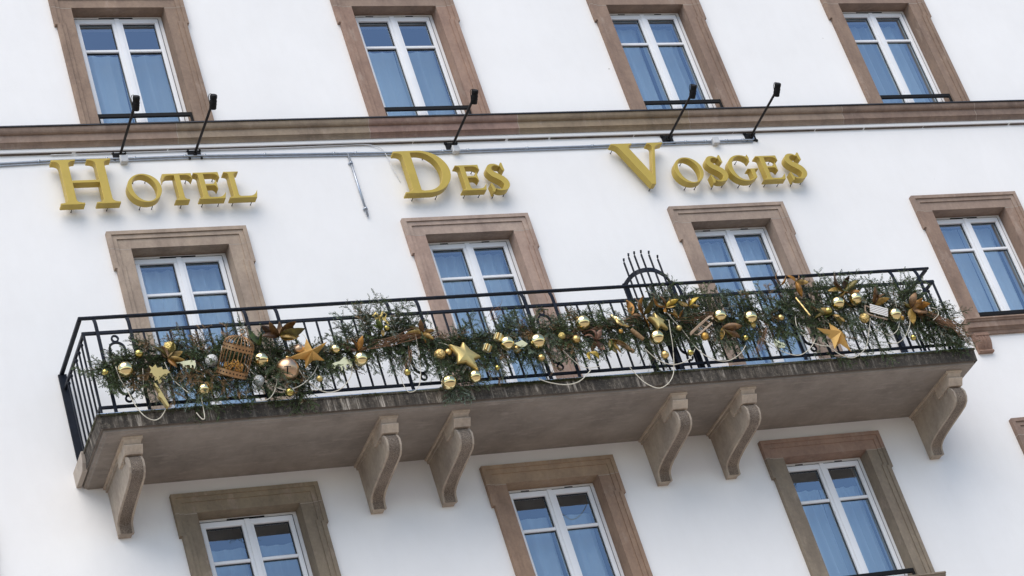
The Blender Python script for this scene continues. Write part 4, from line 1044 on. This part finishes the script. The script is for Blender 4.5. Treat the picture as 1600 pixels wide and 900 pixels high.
# toy sledges
def bar_px(b, pts, o, s, y, w_, d_, org): b.bar([at(o[0]+a/s, o[1]+c/s, y)-org for a, c in pts], w_, d_)
org = at(1095, 509, YO-.06); sg = thing('toy_sledge', org, 'pale wooden toy sledge with two curled runners, right of the middle', 'toy sledge', 'toy sledges in the garland')
for pts in ([(522, 440), (600, 365), (655, 310), (680, 290), (700, 288), (708, 300), (700, 312)], [(585, 442), (640, 395), (690, 352), (700, 342)]):
    b = MB(); bar_px(b, pts, (980, 440), s5, YO-.06, .014, .020, org); b.build('runner', M['wood'], sg)
for a_, c_ in (((545, 430), (592, 445)), ((580, 395), (625, 415)), ((615, 360), (660, 385)), ((650, 325), (690, 352))):
    b = MB(); bar_px(b, [a_, c_], (980, 440), s5, YO-.05, .010, .010, org); b.build('crossbar', M['wood'], sg)
b = MB(); bar_px(b, [(520, 425), (600, 350), (660, 298)], (980, 440), s5, YO-.09, .022, .008, org); b.build('seat_slat', M['wood'], sg)
org = at(1373, 484, YO-.06); sg = thing('toy_sledge', org, 'white slatted toy sledge near the right end of the garland', 'toy sledge', 'toy sledges in the garland')
q0 = [(535, 326), (705, 372), (705, 450), (538, 405)]
for k in range(5):
    t0, t1 = k/5+.03, (k+1)/5-.045
    def L2(t, a, c): return (q0[a][0]+(q0[c][0]-q0[a][0])*t, q0[a][1]+(q0[c][1]-q0[a][1])*t)
    P = [L2(t0, 0, 3), L2(t0, 1, 2), L2(t1, 1, 2), L2(t1, 0, 3)]; V = [at(1270+a/6, 420+c/6, YO-.08)-org for a, c in P]
    b = MB(); b.add([(v.x, v.y, v.z) for v in V]+[(v.x, v.y+.008, v.z) for v in V], [(0, 1, 2, 3), (7, 6, 5, 4), (0, 4, 5, 1), (1, 5, 6, 2), (2, 6, 7, 3), (3, 7, 4, 0)]); b.build('slat', M['whitepaint'], sg)
P = [at(1270+a/6, 420+c/6, YO-.068)-org for a, c in ((537, 330), (703, 375), (703, 446), (540, 401))]
b = MB(); b.add([tuple(v) for v in P]+[(v.x, v.y+.006, v.z) for v in P], [(0, 1, 2, 3), (7, 6, 5, 4), (0, 4, 5, 1), (1, 5, 6, 2), (2, 6, 7, 3), (3, 7, 4, 0)]); b.build('under_board', M['twig'], sg)
for pts, w_ in (([(545, 330), (541, 402)], .018), ([(698, 372), (698, 447)], .018)):
    b = MB(); bar_px(b, pts, (1270, 420), 6, YO-.062, w_, .014, org); b.build('crossbar', M['twig'], sg)
for pts in ([(485, 343), (535, 362), (640, 392)], [(488, 343), (492, 398), (520, 425), (600, 450), (700, 475)]):
    b = MB(); bar_px(b, pts, (1270, 420), 6, YO-.045, .012, .014, org); b.build('runner', M['wood'], sg)

# gift boxes
for (px, py, sz, l) in ((761, 544, .075, 'little gold gift box, the lower left one of two left of a large gold bauble'), (778.5, 527, .078, 'little gold gift box, the upper right one of two left of a large gold bauble')):
    p = at(px, py, YO-.04); o = thing('gift_box', p, l, 'gift box', 'little gold gift boxes'); o.rotation_euler = (.5, .35, .4)
    h_ = sz/2; b = MB(); b.bevbox((-h_, -h_, -h_), (h_, h_, h_), .006); b.build('box_body', M['satin'], o)
    b = MB(); q = h_+.002; b.bevbox((-.009, -q, -q), (.009, q, q), .002); b.bevbox((-q-.001, -.009, -q-.001), (q+.001, .009, q+.001), .002); b.build('ribbon', M['creamgold'], o)
# ribbon bow high up
p = at(594, 496, YO-.03); o = thing('ribbon_bow', p, 'gold ribbon bow high up near the tallest fir branches', 'bow')
for k, (dx, dz) in enumerate(((-.07, .03), (.07, .04))):
    b = MB(); b.bar([Vector((0, 0, 0)), Vector((dx*.6, -.02, dz+.02)), Vector((dx*1.1, -.01, dz*.6)), Vector((dx*.8, .005, -.01)), Vector((0, 0, 0))], .004, .026); b.build('loop', M['glitter'], o)
for dx, dz in ((-.05, -.12), (.07, -.10)):
    b = MB(); b.bar([Vector((0, 0, 0)), Vector((dx*.5, -.02, dz*.5)), Vector((dx, -.01, dz))], .004, .024); b.build('tail', M['glitter'], o)
b = MB(); b.sphere((0, -.01, 0), .018, 10, 8); b.build('knot', M['glitter'], o)

# gold bird
a = at(840+600/s5, 460+170/s5, YO-.05); c = at(840+745/s5, 460+270/s5, YO-.07); m_ = (a+c)/2
o = thing('bird_ornament', m_, 'shiny gold bird ornament with a long tail near the middle of the garland', 'bird ornament')
d = (c-a); L_ = d.length
b = MB(); b.lathe([(.003, 0), (.018, L_*.05), (.026, L_*.13), (.024, L_*.20), (.036, L_*.34), (.044, L_*.48), (.034, L_*.66), (.020, L_*.82), (.016, L_*.95), (.004, L_)], 16, a-m_, d); b.build('bird_body', M['gold'], o)
b = MB(); n_ = d.normalized(); s_ = n_.cross(Vector((0, -1, 0))).normalized(); V = []
for t, hh in ((.3, .02), (.5, .06), (.75, .05), (1.05, .015)): q = a-m_+d*t+Vector((0, -.035, 0)); V += [q+s_*hh*.2, q+s_*hh*1.2]
b.add(V, [(2*i, 2*i+1, 2*i+3, 2*i+2) for i in range(3)], True); w1 = b.build('wing', M['satin'], o)
so = w1.modifiers.new('thick', 'SOLIDIFY'); so.thickness = .004
# slanting rod
a = at(1130+598/s5, 430+185/s5, YO-.04); c = at(1130+722/s5, 430+338/s5, YO-.08); o = thing('gold_rod', (a+c)/2, 'slender gold rod with rings slanting down at the right part of the garland', 'rod')
b = MB(); d = c-a; L_ = d.length; b.lathe([(.006, 0), (.013, .01)]+[(.013+(.004 if k % 3 == 0 else 0), L_*k/12) for k in range(1, 12)]+[(.013, L_-.01), (.006, L_)], 12, a-o.location, d); b.build('rod_body', M['satin'], o)
# ribbed feathers / cones
for q, (u0_, u1_, l) in enumerate((((35, 395), (140, 470), 'striped dried seed pod right of the gold bird, upper one of two'), ((-10+30-155, 500-95), (0, 590-15), ''))):
    if q: a = at(840+658/s5, 460+388/s5, YO-.06); c = at(840+800/s5, 460+478/s5, YO-.05); l = 'striped dried seed pod below the gold bird, lower one of two'
    else: a = at(840+770/s5, 460+288/s5, YO-.06); c = at(840+878/s5, 460+375/s5, YO-.05)
    o = thing('seed_pod', (a+c)/2, l, 'seed pod', 'striped seed pods'); d = c-a; L_ = d.length
    b = MB(); b.lathe([(.004, 0)]+[((.026-.004*abs(k-8)/8)*(1+.10*(k % 2)), L_*(.03+.94*k/16)) for k in range(17)]+[(.004, L_)], 14, a-o.location, d); b.build('pod_body', simple('pod', (.28, .17, .08), .5, .2, .4, 60) if 'pod' not in bpy.data.materials else bpy.data.materials['pod'], o)

# dried magnolia leaf clusters
def leaf_mesh(L, w_, curl, fold):
    n = 8; V = []
    for i in range(n+1):
        t = i/n; h = w_*math.sin(PI*min(1, t**.85))**.8*.5 if 0 < t < 1 else .0006
        z = curl*math.sin(t*PI*.9)*L
        V += [(-h, z+fold*h, t*L), (0, z, t*L), (h, z+fold*h, t*L)]
    F = []
    for i in range(n): F += [(3*i, 3*i+1, 3*i+4, 3*i+3), (3*i+1, 3*i+2, 3*i+5, 3*i+4)]
    return V, F
LC = {'brown': (.20, .105, .040), 'gold': (.50, .33, .10), 'olive': (.17, .14, .035), 'amber': (.50, .24, .05), 'dark': (.10, .05, .025), 'pink': (.36, .20, .15), 'yellow': (.72, .52, .08), 'green': (.12, .17, .04)}
def leaves(px, py, specs, label, y=YO-.03, cat='leaf spray'):
    p = at(px, py, y); o = thing('magnolia_spray', p, label, cat, 'sprays of dried magnolia leaves')
    for ang, L, colr in specs:       # ang in picture degrees, 0 = up
        d = (UP*math.cos(R(ang))+RIGHT*math.sin(R(ang)))
        d = Vector((d.x, d.y*.3+random.uniform(-.55, .15), d.z)).normalized()
        L = L*1.12
        V, F = leaf_mesh(L/PXM, L/PXM*random.uniform(.36, .46), random.uniform(-.22, .26), random.uniform(-.9, .6))
        side = d.cross(Vector((0, -1, 0))).normalized(); nrm = side.cross(d); tw = random.uniform(-1.2, 1.2)
        s2 = side*math.cos(tw)+nrm*math.sin(tw); n2 = s2.cross(d)
        b = MB(); b.add([s2*v[0]-n2*v[1]+d*v[2] for v in V], F, True); lf = b.build('leaf', M['magnolia'], o, col(LC[colr], .2))
        m_ = lf.modifiers.new('thick', 'SOLIDIFY'); m_.thickness = .0016
    b = MB(); b.tube([Vector((0, 0, 0)), Vector((0, .05, -.01))], .005, 6); b.build('stalk', M['bark'], o)
    return o
leaves(262, 560, [(-65, 22, 'olive'), (-20, 18, 'brown'), (15, 22, 'olive'), (60, 20, 'gold'), (100, 22, 'gold'), (150, 18, 'amber'), (40, 14, 'dark'), (180, 16, 'brown')], 'olive and gold magnolia spray around the glittery bauble at the left')
leaves(436, 525, [(-75, 26, 'dark'), (-45, 22, 'brown'), (5, 20, 'brown'), (50, 28, 'brown'), (75, 34, 'olive'), (95, 26, 'gold'), (125, 26, 'gold'), (-110, 24, 'dark'), (30, 18, 'brown')], 'wide brown magnolia spray above the jingle bell')
leaves(406, 540, [(-25, 26, 'green'), (10, 16, 'green'), (-60, 14, 'olive')], 'upright green and olive leaf spray right of the birdcage')
leaves(322, 596, [(170, 22, 'gold'), (195, 18, 'amber'), (150, 14, 'olive')], 'narrow gold leaf spray hanging under the silver glitter bauble')
leaves(558, 548, [(-30, 18, 'brown'), (20, 20, 'amber'), (60, 14, 'brown'), (-80, 16, 'dark')], 'brown magnolia spray behind the bauble at the left end of the twigs')
leaves(661, 520, [(-100, 22, 'gold'), (-60, 20, 'olive'), (-15, 18, 'brown'), (15, 16, 'brown'), (70, 16, 'gold'), (140, 18, 'gold'), (170, 14, 'amber')], 'gold and brown magnolia spray on top of the long bundle of twigs')
leaves(930, 532, [(-80, 16, 'pink'), (-30, 16, 'pink'), (30, 18, 'pink'), (80, 14, 'dark'), (150, 18, 'pink'), (200, 16, 'brown')], 'pinkish brown leaf spray in front of the balusters right of the fourth oval')
leaves(921, 550, [(195, 18, 'yellow'), (130, 16, 'yellow')], 'pair of bright yellow leaves below the pinkish leaf spray')
leaves(952, 531, [(120, 26, 'gold'), (150, 24, 'gold'), (175, 26, 'olive'), (-160, 22, 'green'), (100, 16, 'gold')], 'pointed gold leaf spray below the gold bird')
leaves(988, 492, [(-8, 24, 'amber'), (100, 12, 'brown')], 'single upright amber leaf in front of the railing, left of the small star')
leaves(1005, 492, [(-25, 26, 'brown'), (5, 26, 'amber'), (28, 26, 'olive'), (165, 22, 'amber'), (-60, 14, 'brown')], 'upright brown and amber magnolia spray just left of the small smooth star')
leaves(1040, 480, [(-60, 22, 'amber'), (-30, 18, 'brown'), (60, 20, 'yellow'), (85, 14, 'gold'), (200, 14, 'amber'), (20, 14, 'gold')], 'shiny gold and amber leaf spray above the small smooth star')
leaves(1076, 478, [(50, 18, 'yellow'), (-70, 16, 'gold'), (80, 16, 'gold'), (10, 12, 'brown')], 'crumpled yellow gold leaf spray below the handrail, right of the spiked hoop')
leaves(1060, 498, [(-70, 16, 'amber'), (-20, 14, 'gold'), (30, 14, 'amber'), (80, 14, 'gold')], 'small amber leaf spray above the toy sledge with curled runners')
leaves(1128, 512, [(95, 28, 'brown'), (120, 28, 'brown'), (150, 24, 'olive'), (175, 24, 'brown'), (200, 22, 'gold'), (70, 20, 'dark')], 'drooping brown magnolia spray right of the toy sledge with curled runners')
leaves(1219, 446, [(0, 22, 'amber'), (30, 16, 'amber'), (-40, 12, 'brown')], 'thin upright orange leaf spray standing above the handrail')
leaves(1243, 440, [(-50, 14, 'amber'), (165, 24, 'amber'), (20, 12, 'brown'), (100, 18, 'gold')], 'orange curled leaf spray just above the slanting gold rod')
leaves(1319, 455, [(-50, 22, 'brown'), (-15, 30, 'brown'), (25, 24, 'dark'), (50, 26, 'olive'), (-100, 24, 'gold'), (-140, 26, 'gold'), (165, 26, 'gold'), (100, 22, 'amber'), (80, 16, 'brown')], 'large brown magnolia spray rising to the handrail above a pair of gold baubles')
leaves(1366, 477, [(0, 26, 'brown'), (45, 22, 'brown'), (65, 24, 'gold'), (20, 16, 'dark')], 'brown magnolia leaves standing up behind the slatted toy sledge')
leaves(1300, 492, [(-110, 26, 'olive'), (-80, 24, 'olive'), (-60, 18, 'gold'), (170, 24, 'olive'), (140, 22, 'gold'), (-130, 16, 'green')], 'olive leaf spray above the right folded star')
leaves(1424, 482, [(20, 24, 'brown'), (45, 22, 'amber'), (75, 28, 'amber'), (100, 32, 'gold'), (150, 24, 'brown'), (180, 26, 'gold'), (195, 30, 'gold'), (-40, 16, 'olive'), (125, 26, 'brown')], 'large brown and gold magnolia spray at the start of the right twig bundle')
leaves(598, 515, [(-40, 16, 'green'), (-90, 16, 'green'), (190, 12, 'gold')], 'small green leaf spray under the gold ribbon bow')

# twig bundles
def twigs(root_px, tip_px, n, spread, label, y0=-1.16, y1=-1.25, curl=.05):
    a = at(*root_px, y0); o = thing('twig_bundle', a, label, 'twig bundle', 'bundles of thin brown twigs')
    for i in range(n):
        t = at(tip_px[0]+random.gauss(0, spread*.6), tip_px[1]+random.gauss(0, spread), y1+random.uniform(-.08, .08)); d = (t-a)*random.uniform(.6, 1.1)
        s_ = Vector((random.gauss(0, .02), random.gauss(0, .03), random.gauss(0, .02)))
        P = cr([tuple(s_), tuple(s_+d*.35+Vector((random.gauss(0, curl*.4), random.gauss(0, curl*.5), random.gauss(0, curl*.4)))), tuple(s_*.4+d*.7+Vector((random.gauss(0, curl*.6), random.gauss(0, curl), random.gauss(.01, curl*.5)))), tuple(d)], 4)
        b = MB(); b.tube(P, random.uniform(.0018, .0034), 5, scale=list(np.linspace(1.2, .45, len(P)))); b.build('twig', M['twig'], o)
twigs((668, 520), (575, 540), 26, 5, 'long bundle of thin brown twigs left of the smooth pale gold star')
twigs((640, 522), (700, 528), 10, 6, 'short tuft of brown twigs right of the gold magnolia spray')
twigs((940, 512), (885, 526), 10, 4, 'thin brown twigs right of the large greenish gold bauble')
twigs((950, 498), (1000, 505), 8, 4, 'thin brown twigs between the gold bird and the upright amber leaf')
twigs((1125, 490), (1060, 500), 14, 6, 'spread of fine brown twigs behind the toy sledge with curled runners')
twigs((1435, 485), (1492, 512), 34, 7, 'thick bundle of reddish twigs sticking out past the right end of the railing', -1.14, -1.28, .03)
twigs((1480, 500), (1540, 540), 10, 10, 'loose fine twigs fanning out in front of the right window sill', -1.2, -1.3, .06)
twigs((1195, 515), (1178, 565), 9, 7, 'loose straw-coloured twigs hanging down right of the curled sledge')
twigs((768, 500), (782, 470), 7, 9, 'few thin red twigs poking up through the mid rail near the middle')
twigs((640, 545), (632, 590), 6, 5, 'bent brown twigs hanging under the long bundle of twigs')

# cords
def cordline(pts, label, r=.0052, y=-1.20):
    P = [tuple(at(a, c, y+.02*math.sin(i*1.3))) for i, (a, c) in enumerate(pts)]; P = cr(P, 8); b = MB()
    o0 = Vector(P[0]); b.tube([Vector(q)-o0 for q in P], r, 6); o = b.build('cord', M['cord'], None, loc=o0); tag(o, label, 'cord', 'cream cords looped through the garland')
cordline([(181, 573), (188, 592), (200, 612), (212, 634), (226, 650), (240, 656.5), (250, 653), (256, 645), (258.5, 640)], 'cream cord looping over the slab edge at the far left', y=-1.19)
cordline([(223, 576), (224, 600), (223, 612)], 'short cream cord hanging upright left of the gold fir tree cutout', .0035)
cordline([(257, 566), (270, 592), (285, 606), (296, 615)], 'cream cord slanting below the deer cutout')
cordline([(304, 563), (309, 590), (314.6, 622), (319, 645), (319.5, 654), (315, 654), (307, 645)], 'cream cord hanging down over the slab with a hooked end, left of the birdcage')
cordline([(347, 540), (343, 565), (339, 590)], 'cream cord hanging along the left side of the birdcage', .004)
cordline([(388, 580), (387, 600), (385, 622)], 'cream cord hanging below the right side of the birdcage', .004)
cordline([(315, 619), (328, 617), (336, 606)], 'short cream cord right of the low bauble by the birdcage', .004)
cordline([(329, 614), (334, 625), (340, 629), (338, 615)], 'little cream loop of cord below the birdcage', .0035)
cordline([(381, 567), (400, 588), (425, 602), (447, 609), (470, 602), (488, 586), (497, 570)], 'long cream cord sagging from the birdcage under the jingle bell to the folded star')
cordline([(435, 565), (434, 585), (431, 605), (425, 618), (416, 625), (400, 627)], 'cream cord hanging down left of the jingle bell')
cordline([(465, 574), (478, 593), (497, 608), (515, 613), (533, 607), (547, 590), (551, 572)], 'cream cord sagging below the left folded star')
cordline([(648, 515), (653, 545), (657, 575), (656, 598), (649, 610), (638, 612), (630, 600), (626, 588)], 'cream cord hanging from the long bundle of twigs down to the slab', .004)
cordline([(842, 592), (860, 598), (885, 601), (905, 596), (919, 583), (923, 577)], 'cream cord curving over the slab edge below the fourth oval')
cordline([(880, 548), (895, 562), (907, 572), (922, 575), (938, 572)], 'thin cream cord sagging below the yellow leaves', .0035)
cordline([(984, 574), (993, 584), (1008, 598), (1028, 606.5), (1042, 601), (1051, 588), (1053, 570), (1051, 540), (1047, 515), (1045, 500)], 'long cream cord loop dropping over the slab edge below the small star', .0052, -1.20)
cordline([(1008, 545), (1025, 560), (1045, 569), (1062, 568), (1078, 560), (1086, 545)], 'cream cord sagging under the satin bauble below the small star')
cordline([(1040, 486), (1052, 500), (1068, 518), (1085, 540), (1100, 554), (1120, 563), (1140, 563), (1157, 552), (1165, 540)], 'cream cord running down from the gold leaves and up to the straw twigs')
cordline([(1190, 528), (1205, 538), (1225, 550), (1248, 555), (1265, 545), (1275, 528), (1277, 517)], 'cream cord sagging left of the right folded star')
cordline([(1242.5, 494), (1246, 512), (1262, 530), (1280, 539), (1303, 541)], 'cream cord hanging from the slanting gold rod to the folded star')
cordline([(1277, 517), (1287, 533), (1300, 545), (1315, 555), (1332, 559), (1345, 552), (1354, 540), (1358, 515), (1360, 497)], 'cream cord looping below the right folded star')
cordline([(1368, 516), (1378, 518), (1390, 524), (1402, 516), (1406, 500)], 'cream cord sagging below the large bauble at the slatted sledge')
cordline([(1368, 509), (1378, 505), (1383, 495)], 'short cream cord under the slatted toy sledge', .004)
cordline([(1387, 536), (1402, 536), (1414, 526), (1421, 510), (1422, 500)], 'cream cord curving down from the right magnolia spray')
cordline([(1398, 468), (1401, 480)], 'tiny end of cream cord above the bauble at the slatted sledge', .004)
cordline([(1458, 500), (1466, 492), (1464, 484), (1456, 481)], 'cream cord tied round the right twig bundle', .0055, -1.26)
